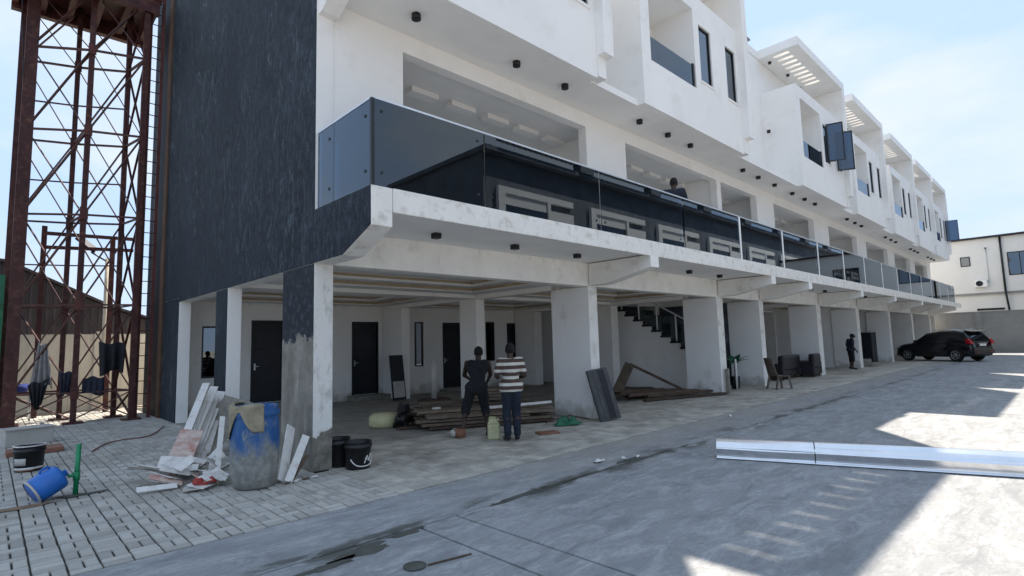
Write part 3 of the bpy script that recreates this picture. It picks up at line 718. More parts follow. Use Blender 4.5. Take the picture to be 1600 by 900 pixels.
# small red frame and floodlight post behind the tower
FR = thing('steel_frame', 'low red steel goalpost frame standing behind the lattice tower', 'frame', (-2.3, 12.6, 0))
MB().box(-.06, .06, -.06, .06, 0, 5.35, REDOX).build('post', FR); MB().box(1.52, 1.64, -.06, .06, 0, 5.2, REDOX).build('post', FR)
MB().bar((.06, 0, 5.15), (2.1, 0, 5.2), .12, .09, REDOX).build('crossbar', FR); MB().bar((.06, 0, 4.75), (2.1, 0, 4.85), .1, .09, REDOX).build('crossbar', FR)
FLP = thing('floodlight_pole', 'slim pale pole carrying a tilted solar floodlight behind the tower', 'lamp post', (-.78, 13, 0))
MB().tube((0, 0, 0), (0, 0, 4.6), .055, FENCE).build('pole', FLP); MB().tube((0, 0, 4.5), (-.42, -.1, 4.75), .025, FRAME).build('arm', FLP)
T = Matrix.Translation((-.55, -.2, 4.95)) @ Matrix.Rotation(.7, 4, 'Y') @ Matrix.Rotation(.5, 4, 'X')
k = MB().box(-.3, .3, -.22, .22, 0, .05, FRAME, T=T); h = k.build('lamp_head', FLP)
for i in range(4):
    for j in range(3): MB().box(-.27+i*.14, -.15+i*.14, -.19+j*.13, -.08+j*.13, -.012, -.001, CLEARP, T=T).build('lamp_cell', FLP)
o = MB().box(-3.8, -3.06, 11.2, 11.26, 0, 3.75, GREEND)
for i in range(4): o.box(-3.8, -3.06, 11.17, 11.198, .3+i*.9, .4+i*.9, GREEND)
tag(o.build('gate_leaf'), 'dark green metal gate leaf at the far left edge behind the tower', 'gate')
k = MB(); pts = [(-3.12, 10.4, 11.3), (-3.08, 10.4, 10.2), (-3.02, 10.42, 9.2), (-2.97, 10.45, 8.6)]; k.path(pts, .012, FRAME)
tag(k.build('cable'), 'thin black cable hanging down beside the thick tower leg', 'cable')
# laundry on the tower
def cloth(name, p0, p1, drop, m, label, seed, taper=.75, fold=.05):
    rr = random.Random(seed); p0, p1 = Vector(p0), Vector(p1); d = (p1-p0); nrm = Vector((-d.y, d.x, 0)).normalized(); ph = rr.uniform(0, 6); fq = rr.uniform(2.5, 4)
    def fn(u, v):
        uu = .5+(u-.5)*(1-(1-taper)*v)
        return p0+d*uu+nrm*(fold*(.3+v)*math.sin(u*PI*2*fq+ph))-zv*(drop*v*(1+.12*math.sin(u*5+ph)))+zv*(.03*math.sin(u*9+ph))*(1-v)
    k = MB().grid(fn, 22, 14, m); o = k.build(name, solid=.012); tag(o, label, 'laundry'); return o
cloth('hanging_cloth', (-2.40, 10.42, 2.0), (-2.22, 10.33, 1.95), 1.1, CLOTHG, 'long grey cloth hanging from a brace of the red tower', 1, 2.6, .06)
cloth('hanging_cloth', (-2.55, 10.35, 1.0), (-2.15, 10.25, 1.12), .6, CLOTHK, 'black garment hanging low under the grey cloth on the tower', 2, .45)
cloth('hanging_cloth', (-2.0, 10.2, 1.3), (-1.72, 10.05, 1.25), .55, CLOTHN, 'small dark olive cloth beside the middle tower leg', 3, .6)
cloth('hanging_jacket', (-1.28, 9.72, 1.98), (-.72, 9.6, 1.95), .75, CLOTHK, 'dark jacket hung high between the middle and right tower legs', 4, .85, .07)
cloth('hanging_cloth', (-1.55, 9.9, 1.12), (-1.12, 9.8, 1.12), .42, CLOTHN, 'square navy cloth low between the tower legs under the jacket', 5, 1, .02)
TB = thing('small_table', 'small table with blue and white tub behind the thick tower leg', 'table', (-2.72, 12.0, 0))
MB().box(-.35, .35, -.25, .25, .68, .72, CLOTHG).build('top', TB)
for x in (-.3, .3):
    for y in (-.2, .2): MB().tube((x, y, 0), (x, y, .68), .018, ALU).build('leg', TB)
k = MB().lathe([(0, .0), (.22, 0), (.27, .24), (.28, .24), (.24, .02), (0, .02)], CLOTHB, 20, T=Matrix.Translation((0, 0, .72))); tag(k.build('wash_tub', loc=(-2.72, 12, 0)), 'blue wash tub on the small table behind the tower leg', 'tub')

# ------------------------------------------------------------------ props, left foreground
def bucket(name, label, loc, r, h, handle=True, rim=BLACKP, tilt=None, mark=None):
    t = thing(name, label, 'bucket', loc)
    if tilt: t.rotation_euler = tilt
    MB().lathe([(0, .005), (r*.86, .005), (r*.9, .02), (r*.97, h*.78), (r*1.05, h*.79), (r*1.06, h*.86), (r, h*.87), (r*1.01, h), (r*1.04, h), (r*.94, h*.97), (r*.84, .03), (0, .03)], BLACKP, 28).build('body', t)
    if handle:
        pts = [(r*1.05*math.cos(a), r*.25*math.sin(a)-.03-r*1.0*abs(math.sin(a)), h*.8-.13*math.sin(a)) for a in [i*PI/14 for i in range(15)]]
        MB().path(pts, .006, ALU).build('handle', t)
    if mark: mark(t, r, h)
    return t
def band(t, r, h, a0, a1, z0, z1, m, nm='label', off=.004):
    k = MB(); n = 14
    rr = lambda z: r*.9+(r*.07)*(z/(h*.78))+off
    k.grid(lambda u, v: (rr(z0+(z1-z0)*v)*math.cos(a0+(a1-a0)*u), rr(z0+(z1-z0)*v)*math.sin(a0+(a1-a0)*u), z0+(z1-z0)*v), n, 2, m); k.build(nm, t, solid=.003)
def mark1(t, r, h):
    band(t, r, h, PI*1.12, PI*1.42, .10, .2, CLEARP); band(t, r, h, PI*1.1, PI*1.95, .035, .065, BOARD); band(t, r, h, PI*1.1, PI*1.6, .015, .034, BROWNT)
    MB().lathe([(r*.97, h+.002), (r*1.05, h+.002), (r*1.06, h+.018), (r*.97, h+.018)], BOARD, 28).build('rim', t)
bucket('paint_bucket', 'black paint bucket with white rim and label on the pavers at far left', (-2.76, 3.6, 0), .185, .36, False, mark=mark1)
t = thing('storage_tub', 'milky rectangular plastic tub lying behind the black bucket at far left', 'tub', (-2.66, 6.9, 0), .2)
k = MB()
for q in ((-.36, .36, -.22, -.2, .0, .3), (-.36, .36, .2, .22, 0, .3), (-.36, -.34, -.2, .2, 0, .3), (.34, .36, -.2, .2, 0, .3), (-.34, .34, -.2, .2, 0, .02)): k.box(*q, CLEARP)
k.build('body', t, bevel=.01); MB().box(-.39, .39, -.25, .25, .301, .325, CLEARP).build('lid', t, bevel=.008)
o = MB().box(-.38, .38, -.25, .25, 0, .08, BROWNT).build('clay_slab', loc=(-2.6, 5.5, 0), bevel=.01); tag(o, 'reddish flat slab on the pavers between tub and black bucket', 'slab')
# blue jug tipped against the green pipe
t = thing('blue_jerrycan', 'bright blue plastic can tipped over beside the green pipe', 'jerrycan', (-2.84, 1.16, .11)); t.rotation_euler = (0, math.radians(62), math.radians(14))
MB().lathe([(0, 0), (.125, 0), (.145, .015), (.152, .12), (.15, .28), (.135, .31), (.05, .335), (.04, .34), (.04, .37), (0, .37)], BLUEP, 26).build('body', t)
MB().path([(-.15, 0, .26), (-.175, 0, .25), (-.175, 0, .17), (-.15, 0, .16)], .014, BLUEP).build('handle', t)
MB().lathe([(.14, -.004), (.155, -.004), (.157, .018), (.15, .02)], CLEARP, 26).build('rim', t)
t = thing('green_pipe', 'upright green plastic pipe rising from the pavers beside the blue can', 'pipe', (-2.43, 1.22, 0))
MB().tube((0, 0, -.02), (.015, .02, .60), .027, GREENP, 12).build('pipe', t); MB().tube((.004, .005, .17), (.006, .007, .27), .036, GREENP, 12).tube((.005, .006, .23), (-.08, -.02, .24), .02, GREENP, 10).build('fitting', t)
def puddle(name, cx, cy, rx, ry, m, seed, label):
    o = blob(name, cx, cy, rx, ry, .009, m, seed); o.parent = pv; return o
puddle('damp_patch', -2.4, 1.15, .2, .10, WETM, 41, ''); 
RUSTM = mat("rusty_trickle", (.20, .13, .075), .8, .3, 6, .1, 40)
puddle('rusty_trickle', -3.0, .98, .42, .07, RUSTM, 42, '')
k = MB(); pts = []
for i in range(24):
    u = i/23; pts.append((-1.9+1.6*u, 4.6+2.4*u+.35*math.sin(u*7), .02))
k.path(pts, .012, BROWNT); tag(k.build('hose'), 'thin dark hose snaking over the pavers near the black wall', 'hose')
# cement-splashed barrel with sacking
t = thing('plastic_barrel', 'upright blue plastic barrel splashed with cement beside the corner column', 'barrel', (-.80, -.12, 0))
MB().lathe([(0, 0), (.21, 0), (.245, .03), (.272, .16), (.285, .36), (.285, .62), (.272, .84), (.265, .86), (.285, .88), (.285, .93), (.262, .945), (.262, 1.0), (.25, 1.0), (.245, .9), (.24, .1), (0, .1)], BARREL, 40).build('body', t)
def sack(u, v):
    a = PI*(.55+.95*u); w = v
    if w < .35: r = .24+.06*(w/.35); z = 1.02+.015*math.sin(9*u)-.02*w
    else: r = .297+.012*math.sin(u*23+w*3); z = 1.01-(w-.35)*(.52+.30*math.sin(u*6+.6)+.12*math.sin(u*17))
    return (r*math.cos(a), r*math.sin(a), z)
o = MB().grid(sack, 40, 18, CLOTHT).build('sacking', solid=.012, loc=(-.80, -.12, 0)); tag(o, 'muddy tan sacking draped over the rim of the blue barrel', 'cloth')
# heap of scrap boards between barrel and black wall
def board(name, p0, p1, w, th, m, label, group, roll_=0, cat='board'):
    p0, p1 = Vector(p0), Vector(p1); d = p1-p0; q = d.to_track_quat('X', 'Z') @ Quaternion((1, 0, 0), roll_)
    o = MB().box(0, d.length, -w/2, w/2, -th/2, th/2, m).build(name, bevel=.003)
    o.location = p0; o.rotation_mode = 'QUATERNION'; o.rotation_quaternion = q
    return tag(o, label, cat, group)
rb = random.Random(11)
GL = 'white boards leaning in the scrap heap left of the barrel'
for i in range(12):
    x = -1.46+.055*i+rb.uniform(-.03, .03); y = 1.15+.06*i
    tx = -.52+.045*i+rb.uniform(-.05, .05); ty = 3.15+.06*i
    f = rb.uniform(.78, 1.0)
    board('scrap_board', (x, y, .03+.012*i), (x+(tx-x)*f, y+(ty-y)*f, (1.14-.03*i)*f+.02), rb.uniform(.07, .16), .018, BOARD, 'long white plastic board leaning in the scrap heap left of the barrel', GL, rb.uniform(-.5, .5))
board('scrap_board', (-1.43, 1.05, .1), (-1.0, 1.95, .52), .30, .012, BOARDR, 'red printed packaging board at the foot of the leaning boards', None, .2)
board('scrap_board', (-1.50, 1.12, .05), (-1.15, 1.75, .34), .12, .012, BOARDR, 'narrow reddish strip at the left foot of the leaning boards', None, -.3)
board('scrap_board', (-.95, 2.3, .02), (.0, 3.0, .82), .55, .02, CEMENT, 'grey fibre sheet propped behind the barrel against a column', None, .35)
board('scrap_board', (-1.04, .55, .10), (-.72, 1.5, .72), .07, .02, BOARD, 'thin white stick rising just left of the barrel', None, .2)
for i in range(34):
    x, y = rb.uniform(-1.55, -.95), rb.uniform(.15, 1.3); a = rb.uniform(0, PI); ln = rb.uniform(.18, .5)
    z = .02+rb.uniform(0, .20); dz = rb.uniform(-.02, .14)
    board('scrap_piece', (x, y, z), (x+ln*math.cos(a), y+ln*math.sin(a)*.6, z+dz), rb.uniform(.07, .24), .01, BOARDR if i in (3, 8, 15) else (CLEARP if i % 5 == 4 else BOARD), ('reddish broken piece of board in the scrap heap beside the barrel' if i in (3, 8, 15) else 'dull grey broken piece in the scrap heap beside the barrel' if i % 5 == 4 else 'white broken flat piece of board in the scrap heap beside the barrel'), 'broken board pieces heaped beside the barrel', rb.uniform(-.6, .6))
board('scrap_piece', (-1.28, .35, .06), (-1.0, .42, .14), .26, .012, BOARD, 'square white tile-like sheet lying in front of the scrap heap', None, .3)
REDPL = mat("red_plastic_film", (.42, .06, .05), .5, .3, 8, .2, 30)
def film(u, v): return (-1.40+.26*u, .18+.16*v, .03+.07*math.sin(u*9+v*4)*math.sin(v*7)+.05)
tag(MB().grid(film, 14, 10, REDPL).build('crumpled_wrapper', solid=.004), 'crumpled red plastic wrapper in front of the scrap heap', 'wrapper')
# boards between barrel and corner column
GB = 'white boards leaning on the corner column right of the barrel'
board('offcut_board', (-.50, -.22, .02), (-.18, .3, .62), .14, .015, BOARD, 'taller white board leaning on the corner column right of the barrel', None, .9)
board('offcut_board', (-.46, -.32, .02), (-.06, .08, .50), .10, .015, BOARD, 'lower white board leaning on the corner column right of the barrel', None, .6)
board('offcut_board', (-.42, -.3, .02), (-.10, -.05, .26), .06, .015, WOODD, 'short dark stick at the foot of the corner column', None, .3)
for i in range(4): board('offcut_scrap', (-.5+.12*i, -.34+rb.uniform(-.05, .08), .015), (-.42+.12*i, -.30+rb.uniform(-.05, .05), .02), .05, .012, BOARD if i % 2 else WOODD, 'tiny board chip on the ground by the corner column foot', 'board chips by the corner column foot')
# buckets right of the corner column
def mark2(t, r, h):
    k = MB(); n = 18
    a0, a1 = PI*1.16, PI*1.86
    for i in range(n):
        a = a0+(a1-a0)*i/n; b = a0+(a1-a0)*(i+1)/n
        z = lambda q: .05+.10*abs((q-(a0+a1)/2)/((a1-a0)/2))**3
        rr = r*.95+.004
        k.tube((rr*math.cos(a), rr*math.sin(a), z(a)), (rr*math.cos(b), rr*math.sin(b), z(b)), .008, BOARD, 5)
    k.build('curved_stripe', t)
    k = MB()
    for (u0, z0, u1, z1) in ((1.50, .09, 1.58, .19), (1.58, .19, 1.64, .12), (1.64, .12, 1.72, .21), (1.52, .16, 1.70, .10)):
        rr = r*.97+.004; k.tube((rr*math.cos(PI*u0), rr*math.sin(PI*u0), z0), (rr*math.cos(PI*u1), rr*math.sin(PI*u1), z1), .007, BOARD, 5)
    k.build('emblem', t)
bucket('paint_bucket', 'round black bucket with white curved stripe and emblem by the corner column', (.56, -.22, 0), .185, .37, False, mark=mark2)
bucket('paint_bucket', 'second black bucket tucked between the corner column and the striped bucket', (.44, .12, 0), .16, .40, False)

# ------------------------------------------------------------------ garage clutter
k = thing('spare_door', 'black door leaf with pale lower panel leaning on the back wall pilaster', 'door', (6.0, 7.33, 0)); k.rotation_euler = (math.radians(-9), 0, math.radians(0))
MB().box(-.24, .24, -.02, .02, .02, 1.42, DARKC).build('leaf', k, bevel=.005); MB().box(-.20, .20, -.028, -.021, .1, .6, CLEARP).build('lower_panel', k)
o = MB().lathe([(0, 0), (.30, 0), (.34, .05), (.34, .2), (.28, .27), (0, .3)], YELL, 24).build('basin', loc=(2.88, 2.95, 0)); tag(o, 'overturned pale yellow basin on the garage floor', 'basin')
t = thing('air_compressor', 'small black compressor on the garage floor beside the yellow basin', 'compressor', (3.1, 2.55, 0), .6)
T = Matrix.Translation((0, 0, .18)) @ Matrix.Rotation(PI/2, 4, 'Y')
MB().lathe([(0, -.28), (.10, -.26), (.13, -.2), (.13, .2), (.10, .26), (0, .28)], BLACKP, 20, T=T).build('tank', t)
MB().box(-.15, .1, -.08, .08, .31, .48, BLACKP).build('motor', t, bevel=.02); MB().tube((.16, 0, .3), (.16, 0, .42), .06, FRAME).build('pump', t)
for x in (-.2, .2):
    for y in (-.12, .12): MB().lathe([(0, -.02), (.06, -.02), (.06, .02), (0, .02)], RUBBER, 14, T=Matrix.Translation((x, y, .06)) @ Matrix.Rotation(PI/2, 4, 'X')).build('wheel', t)
MB().path([(-.25, 0, .2), (-.36, 0, .4), (-.2, 0, .52)], .014, BLACKP).build('handle', t)
board('offcut_plank', (2.75, 2.3, .03), (3.55, 2.0, .03), .12, .04, WOODD, 'dark plank lying in front of the small compressor', None)
for i, (x, y) in enumerate(((3.45, 2.5), (3.6, 2.35))):
    o = MB().lathe([(0, 0), (.07, 0), (.085, .05), (.08, .12), (.05, .16), (0, .17)], (CLEARP, BROWNT)[i], 14).build('small_can', loc=(x, y, 0)); tag(o, ('pale small can beside the compressor', 'brown small can beside the compressor')[i], 'can')
t = thing('cement_bag', 'white printed bag standing upright at the left end of the plank stack', 'bag', (3.62, 2.12, 0), -.5)
MB().grid(lambda u, v: (.11*math.cos(2*PI*u)*(1-.25*v**4), .07*math.sin(2*PI*u)*(1-.7*v**6), .38*v), 20, 8, BOARD).build('body', t, solid=.006); MB().box(-.06, .06, -.078, -.073, .12, .28, CLOTHG).build('print_panel', t)
# stack of used planks
ang = math.atan2(-.449, .894); ex = Vector((math.cos(ang), math.sin(ang), 0)); ey = Vector((-math.sin(ang), math.cos(ang), 0)); P0 = Vector((2.95, 1.62, 0))
GP = 'weathered planks piled in the stack behind the two men'
rp2 = random.Random(5)
for lay in range(5):
    for j in range(7):
        ln = 2.6+rp2.uniform(-.35, .3); s0 = rp2.uniform(-.15, .2); 
        p = P0+ex*s0+ey*(.16+j*.33+rp2.uniform(-.03, .03)); z = .045+lay*.07
        if lay == 4 and j in (0, 3): continue
        board('stacked_plank', (p.x, p.y, z), tuple(p+ex*ln+zv*z+zv*rp2.uniform(-.015, .015)), .28+rp2.uniform(-.08, .03), .05, WOOD if rp2.random() < .7 else WOODD, 'weathered timber plank in the '+('bottom', 'second', 'third', 'fourth', 'top')[lay]+' layer of the stack behind the two men', GP, rp2.uniform(-.02, .02), 'plank')
p = P0+ex*1.3+ey*.05
board('white_batten', tuple(p+zv*.39), tuple(p+ex*1.5+ey*.25+zv*.40), .05, .05, BOARD, 'long white batten lying on top of the plank stack', None, 0, 'batten')
for i in range(4):
    p = P0+ex*(1.1+.15*i)+ey*(1.5+.1*i)
    board('short_plank', tuple(p+zv*(.42+.06*i)), tuple(p+ex*.9+zv*(.42+.06*i)), .3, .05, WOOD, 'short plank in the raised pile on top of the stack', 'short planks raised on top of the stack', 0, 'plank')
o = MB().lathe([(0, 0), (.08, 0), (.09, 1.0), (0, 1.0)], CLEARP, 16).build('plastic_roll', loc=(5.35, 4.6, .28)); tag(o, 'upright pale roll standing behind the plank stack by a dark door', 'roll')
o = MB().box(-.35, .35, -.3, .3, 0, .28, WOODD).build('timber_block', loc=(5.35, 4.6, 0), bevel=.01); tag(o, 'low dark timber block under the pale upright roll', 'block')
# yellow jerrycan between the men, small things at their feet
t = thing('jerrycan', 'pale yellow jerrycan standing between the two men', 'jerrycan', (3.28, -.06, 0), -.7)
MB().box(-.11, .11, -.075, .075, 0, .27, YELL).build('body', t, bevel=.03); MB().prism([(-.11, .268), (.11, .268), (.02, .37), (-.05, .37)], 'y', -.06, .06, YELL).build('shoulder', t, bevel=.012)
MB().tube((.07, 0, .3), (.085, 0, .36), .022, YELL).build('spout', t); MB().path([(-.08, 0, .30), (-.07, 0, .385), (.03, 0, .385), (.05, 0, .34)], .012, YELL).build('handle', t)
o = MB().lathe([(0, 0), (.06, 0), (.07, .12), (.075, .12), (.07, .02), (0, .02)], CLEARP, 16, T=Matrix.Rotation(1.3, 4, 'Y')).build('plastic_cup', loc=(2.86, .62, .07)); tag(o, 'pale cup lying on the ground left of the bending man', 'cup')
o = MB().lathe([(0, 0), (.1, 0), (.11, .16), (0, .16)], BROWNT, 16).build('paint_tin', loc=(3.0, .55, 0)); tag(o, 'brown tin standing beside the bending man', 'tin')
o = MB().box(-.2, .2, -.13, .13, 0, .03, BROWNT).build('brick_tile', loc=(4.3, -.42, 0), rot=(0, 0, -.4), bevel=.006); tag(o, 'flat reddish tile on the paving right of the striped shirt man', 'tile')
def heap(u, v): return (5.0+.55*u+.05*math.sin(9*v), .08-.25*v-.12*u+.05*math.sin(u*8), .02+.13*math.sin(PI*u)*math.sin(PI*v)*(1+.6*math.sin(u*13+v*9)))
tag(MB().grid(heap, 18, 12, GREEND).build('green_sheet', solid=.006), 'crumpled green plastic sheet at the foot of the second column', 'sheet')
k = MB(); k.path([(5.0, .28, .05), (5.5, .05, .16), (5.95, -.12, .05)], .014, WOODD); tag(k.build('thin_stick'), 'dark stick lying across the green sheet at the column foot', 'stick')
k = thing('leaning_door', 'dark grey steel door leaf leaning on the second column', 'door', (6.27, -.43, 0), math.radians(-10)); k.rotation_euler = (math.radians(-14), math.radians(-6), math.radians(-8))
MB().box(-.30, .30, -.03, .02, 0, 1.12, DOORG).build('leaf', k, bevel=.006)
for i in range(5): MB().box(-.27+i*.11, -.19+i*.11, -.036, -.031, .05, 1.07, DOORG).build('rib', k)
MB().box(-.012, .16, -.042, -.037, .04, 1.08, DARKC).build('inner_panel', k)
# dark timber heap by the stairs
GT = 'dark timbers heaped in front of the stairs'
for i in range(15):
    y = .9+.19*i+rb.uniform(-.08, .08); x = 9.6+rb.uniform(-.3, .5)
    board('heap_timber', (x, y, .05+.06*(i % 4)), (x+rb.uniform(2.1, 2.9), y-rb.uniform(.5, 1.0), .05+.05*(i % 3)), .17, .06, WOODD, 'dark timber lying in the heap in front of the stairs', GT, 0, 'timber')
board('leaning_timber', (10.2, 2.2, .12), (11.4, 2.5, .92), .30, .04, WOOD, 'broad pale plank raised to a peak over the timber heap', None, .5, 'timber')
board('leaning_timber', (11.4, 2.5, .92), (12.25, 1.2, .12), .12, .06, WOODD, 'dark timber sloping down from the peak towards the third column', None, .2, 'timber')
# plant and white post between columns
t = thing('potted_plant', 'broad leaved green plant in a tall dark pot behind the third column', 'plant', (14.35, .45, 0))
MB().lathe([(0, 0), (.12, 0), (.16, .4), (.13, .4), (0, .36)], BLACKP, 16).build('pot', t); MB().tube((0, 0, .36), (.02, 0, .85), .02, WOODD).build('stem', t)
for i in range(9):
    a = i*2.4; ln = .42+.18*(i % 3)/2; el = .2+.25*(i % 4)
    def lf(u, v, a=a, ln=ln, el=el):
        s = u*ln; w = .11*math.sin(PI*min(1, u*.97+.03))*(v-.5)*2; z = .85+s*math.sin(el)-.5*s*s-.02*abs(v-.5)
        return (s*math.cos(a)*math.cos(el)-w*math.sin(a), s*math.sin(a)*math.cos(el)+w*math.cos(a), z)
    MB().grid(lf, 8, 4, LEAF).build('leaf', t, solid=.004)
o = MB().tube((0, 0, 0), (0, 0, .98), .03, BOARD, 12).build('plastic_post', loc=(14.0, .25, 0)); tag(o, 'thin white plastic post standing beside the plant', 'post')
o = MB().box(-.05, .05, -.05, .05, 0, .75, CEMENT).build('short_post', loc=(12.62, -.09, 0), bevel=.01); tag(o, 'short cement coloured post against the foot of the third column', 'post')
# brown plastic chair
t = thing('plastic_chair', 'brown plastic armless chair standing in front of the fourth column', 'chair', (14.95, -.72, 0), math.radians(60))
MB().grid(lambda u, v: (-.22+.44*u, -.22+.46*v, .43-.02*math.sin(PI*u)-.02*(1-v)), 8, 8, CHAIRM).build('seat', t, solid=.025)
MB().grid(lambda u, v: ((-.21+.42*u)*(1-.12*v), .24+.16*v+.03*math.sin(PI*u), .44+.55*v), 8, 8, CHAIRM).build('backrest', t, solid=.022)
for x in (-.19, .19): MB().bar((x, -.19, .42), (x*1.12, -.24, 0), .05, .05, CHAIRM).build('leg', t); MB().bar((x, .2, .44), (x*1.12, .32, 0), .05, .05, CHAIRM).build('leg', t)
# dark sofa set by the fifth column
def sofa(loc, w, rz, label):
    t = thing('sofa', label, 'sofa', loc, rz)
    MB().box(-w/2, w/2, -.42, .38, .12, .36, SOFA).build('base', t, bevel=.03); MB().box(-w/2, w/2, .2, .42, .36, .92, SOFA).build('backrest', t, bevel=.06)
    nq = max(1, round(w/.75))
    for i in range(nq): MB().box(-w/2+.1+i*(w-.2)/nq, -w/2+.08+(i+1)*(w-.2)/nq, -.42, .19, .362, .48, SOFA).build('cushion', t, bevel=.04)
    for s in (-1, 1): MB().box(s*w/2-.07, s*w/2+.07, -.44, .42, .1, .62, SOFA).build('armrest', t, bevel=.05)
    for x in (-w/2+.1, w/2-.1):
        for y in (-.35, .33): MB().box(x-.03, x+.03, y-.03, y+.03, 0, .12, WOODD).build('foot', t)
sofa((19.2, .75, 0), 2.1, PI+.05, 'long dark leather sofa with its back to the courtyard beside the fifth column')
sofa((20.85, .35, 0), 1.0, PI+.05, 'single dark armchair right of the long sofa at the fifth column')
# furniture and cabinets deeper under the terrace
t = thing('glazed_screen', 'grey panel with white frame leaning inside the garage behind the fourth column', 'screen', (18.3, 3.4, 0), .15)
MB().box(-.6, .6, -.02, .02, .7, 2.5, SOFFIT).build('sheet', t)
for q in ((-.68, -.6, .62, 2.58), (.6, .68, .62, 2.58), (-.6, .6, 2.5, 2.58), (-.6, .6, .62, .7)): MB().box(q[0], q[1], -.04, .04, q[2], q[3], WHITE).build('frame', t)
for x in (-.55, .55): MB().box(x-.03, x+.03, -.03, .03, 0, .62, WOODD).build('leg', t)
t = thing('workbench', 'dark metal workbench with shelf beside the far standing man', 'bench', (24.3, 1.6, 0))
MB().box(-.6, .6, -.3, .3, .82, .88, DARKC).build('top', t); MB().box(-.6, .6, -.3, .3, .3, .34, ALU).build('shelf', t)
for x in (-.55, .55):
    for y in (-.25, .25): MB().box(x-.03, x+.03, y-.03, y+.03, 0, .82, WOODD).build('leg', t)
o = MB().box(-.55, .55, -.3, .3, 0, 1.72, DARKC).box(-.5, -.02, -.315, -.302, .1, 1.65, DARKC).box(.02, .5, -.315, -.302, .1, 1.65, DARKC).build('cabinet', loc=(33.3, 1.0, 0), bevel=.01); tag(o, 'tall black cabinet beside the seventh column', 'cabinet')
t = thing('concrete_step', 'low concrete double step in front of the black cabinet', 'step', (29.3, .1, 0)); MB().box(-.7, .9, -.3, .9, 0, .17, CEMENT).build('tread', t, bevel=.01); MB().box(-.5, .9, .1, .9, .17, .34, CEMENT).build('tread', t, bevel=.01)
t = thing('shelf_rack', 'dark shelving rack standing between the sixth and seventh columns', 'rack', (30.3, 3.0, 0))
for x in (-.7, .7): MB().box(x-.03, x+.03, -.25, .25, 0, 2.6, DARKC).build('upright', t)
for i in range(6): MB().box(-.67, .67, -.25, .25, .2+.45*i, .24+.45*i, DARKC).build('shelf', t)
t = thing('work_table', 'light topped work table under the terrace beyond the seventh column', 'table', (37.2, 1.6, 0)); MB().box(-.8, .8, -.4, .4, .95, 1.0, YELL).build('top', t)
for x in (-.7, .7): MB().box(x-.03, x+.03, -.03, .03, 0, .95, WOODD).build('leg', t)
# things on the balcony
def tarp(u, v): return (26.6+2.2*u, -1.45+.25*v, 3.70+.30*math.sin(PI*u)*(1-.3*v)+.05*math.sin(u*17))
tag(MB().grid(tarp, 20, 6, CLOTHB).build('blue_tarp', solid=.01), 'crumpled blue tarpaulin on the far part of the balcony', 'tarpaulin')
t = thing('balcony_chair', 'dark folding chair on the far end of the balcony', 'chair', (41, -.9, 3.66)); MB().box(-.25, .25, -.25, .25, .42, .46, FRAME).build('seat', t); MB().box(-.25, .25, .22, .26, .46, .95, FRAME).build('backrest', t)
for x in (-.22, .22):
    for y in (-.22, .22): MB().box(x-.02, x+.02, y-.02, y+.02, 0, .42, FRAME).build('leg', t)

# ------------------------------------------------------------------ big shiny sheet-metal duct on the driveway
d = Vector((1.14, -3.09, 0)).normalized(); ang = math.atan2(d.y, d.x)
PP = thing('sheet_metal_roll', 'long shiny steel sheet roll with flat lip lying across the driveway', 'metal sheet', (4.315, -3.70, 0), ang)
def roll_prof():
    return [(-.235, .012), (-.235, .020), (-.19, .026), (-.158, .032), (-.154, .038), (-.160, .06), (-.176, .165), (-.178, .175), (-.170, .181), (-.165, .185), (-.168, .192), (-.164, .202), (-.144, .234), (-.128, .252), (-.122, .257), (-.124, .263), (-.118, .272), (-.098, .284), (-.04, .312), (.03, .332), (.08, .330), (.12, .305), (.15, .24), (.16, .15), (.15, .012), (.0, .006)]
RP = roll_prof()
def roll_seg(x0, x1, sc, sag):
    k = MB(); n = len(RP); st = 16
    for i in range(st+1):
        x = x0+(x1-x0)*i/st
        for j_, (y, z) in enumerate(RP): k.v.append((x, (y*sc+.004*math.sin(x*3.1+j_*.7)*math.sin(x*1.3)), z*sc+.004+(.003*math.sin(x*2.3+j_*.5) if z > .1 else 0)))
    for i in range(st):
        for j in range(n):
            a = i*n+j; b = i*n+(j+1) % n; k.f.append([a, a+n, b+n, b]); k.m.append(k.mi(STEEL)); k.sm.append(True)
    k.face([k.v[j] for j in range(n)], STEEL); k.face([k.v[st*n+j] for j in range(n)][::-1], STEEL)
    return k
roll_seg(0, 1.22, .78, .0).build('sheet_roll', PP); roll_seg(1.222, 6.5, .785, .004).build('sheet_roll', PP)
k = MB().prism([(-y*-.787, z*.787+.004) for y, z in RP], 'x', 1.214, 1.226, FRAME); k.build('joint_seam', PP)
# litter
for i, (x, y, s) in enumerate(((2.95, -2.62, .09), (3.32, -2.78, .05), (3.55, -2.85, .04), (8.2, -2.1, .06))):
    o = MB().grid(lambda u, v: (s*(u-.5)*2, s*(v-.5), .012+.02*math.sin(u*7)*math.sin(v*5)+.012), 6, 5, BOARD).build('paper_scrap', loc=(x, y, 0), rot=(0, 0, i*.8), solid=.003)
    tag(o, 'crumpled white paper scrap on the driveway by the damp joint', 'litter', 'paper scraps on the driveway')
o = MB().lathe([(0, 0), (.085, 0), (.09, .012), (.06, .02), (0, .022)], WETM, 18).build('drain_cap', loc=(-.83, -3.72, .0)); tag(o, 'small dark drain cap set in the concrete near the camera', 'drain cap')
board('iron_rod', (-.75, -3.78, .008), (-.38, -3.86, .008), .014, .014, WOODD, 'short rusty rod lying beside the drain cap', None, 0, 'rod')

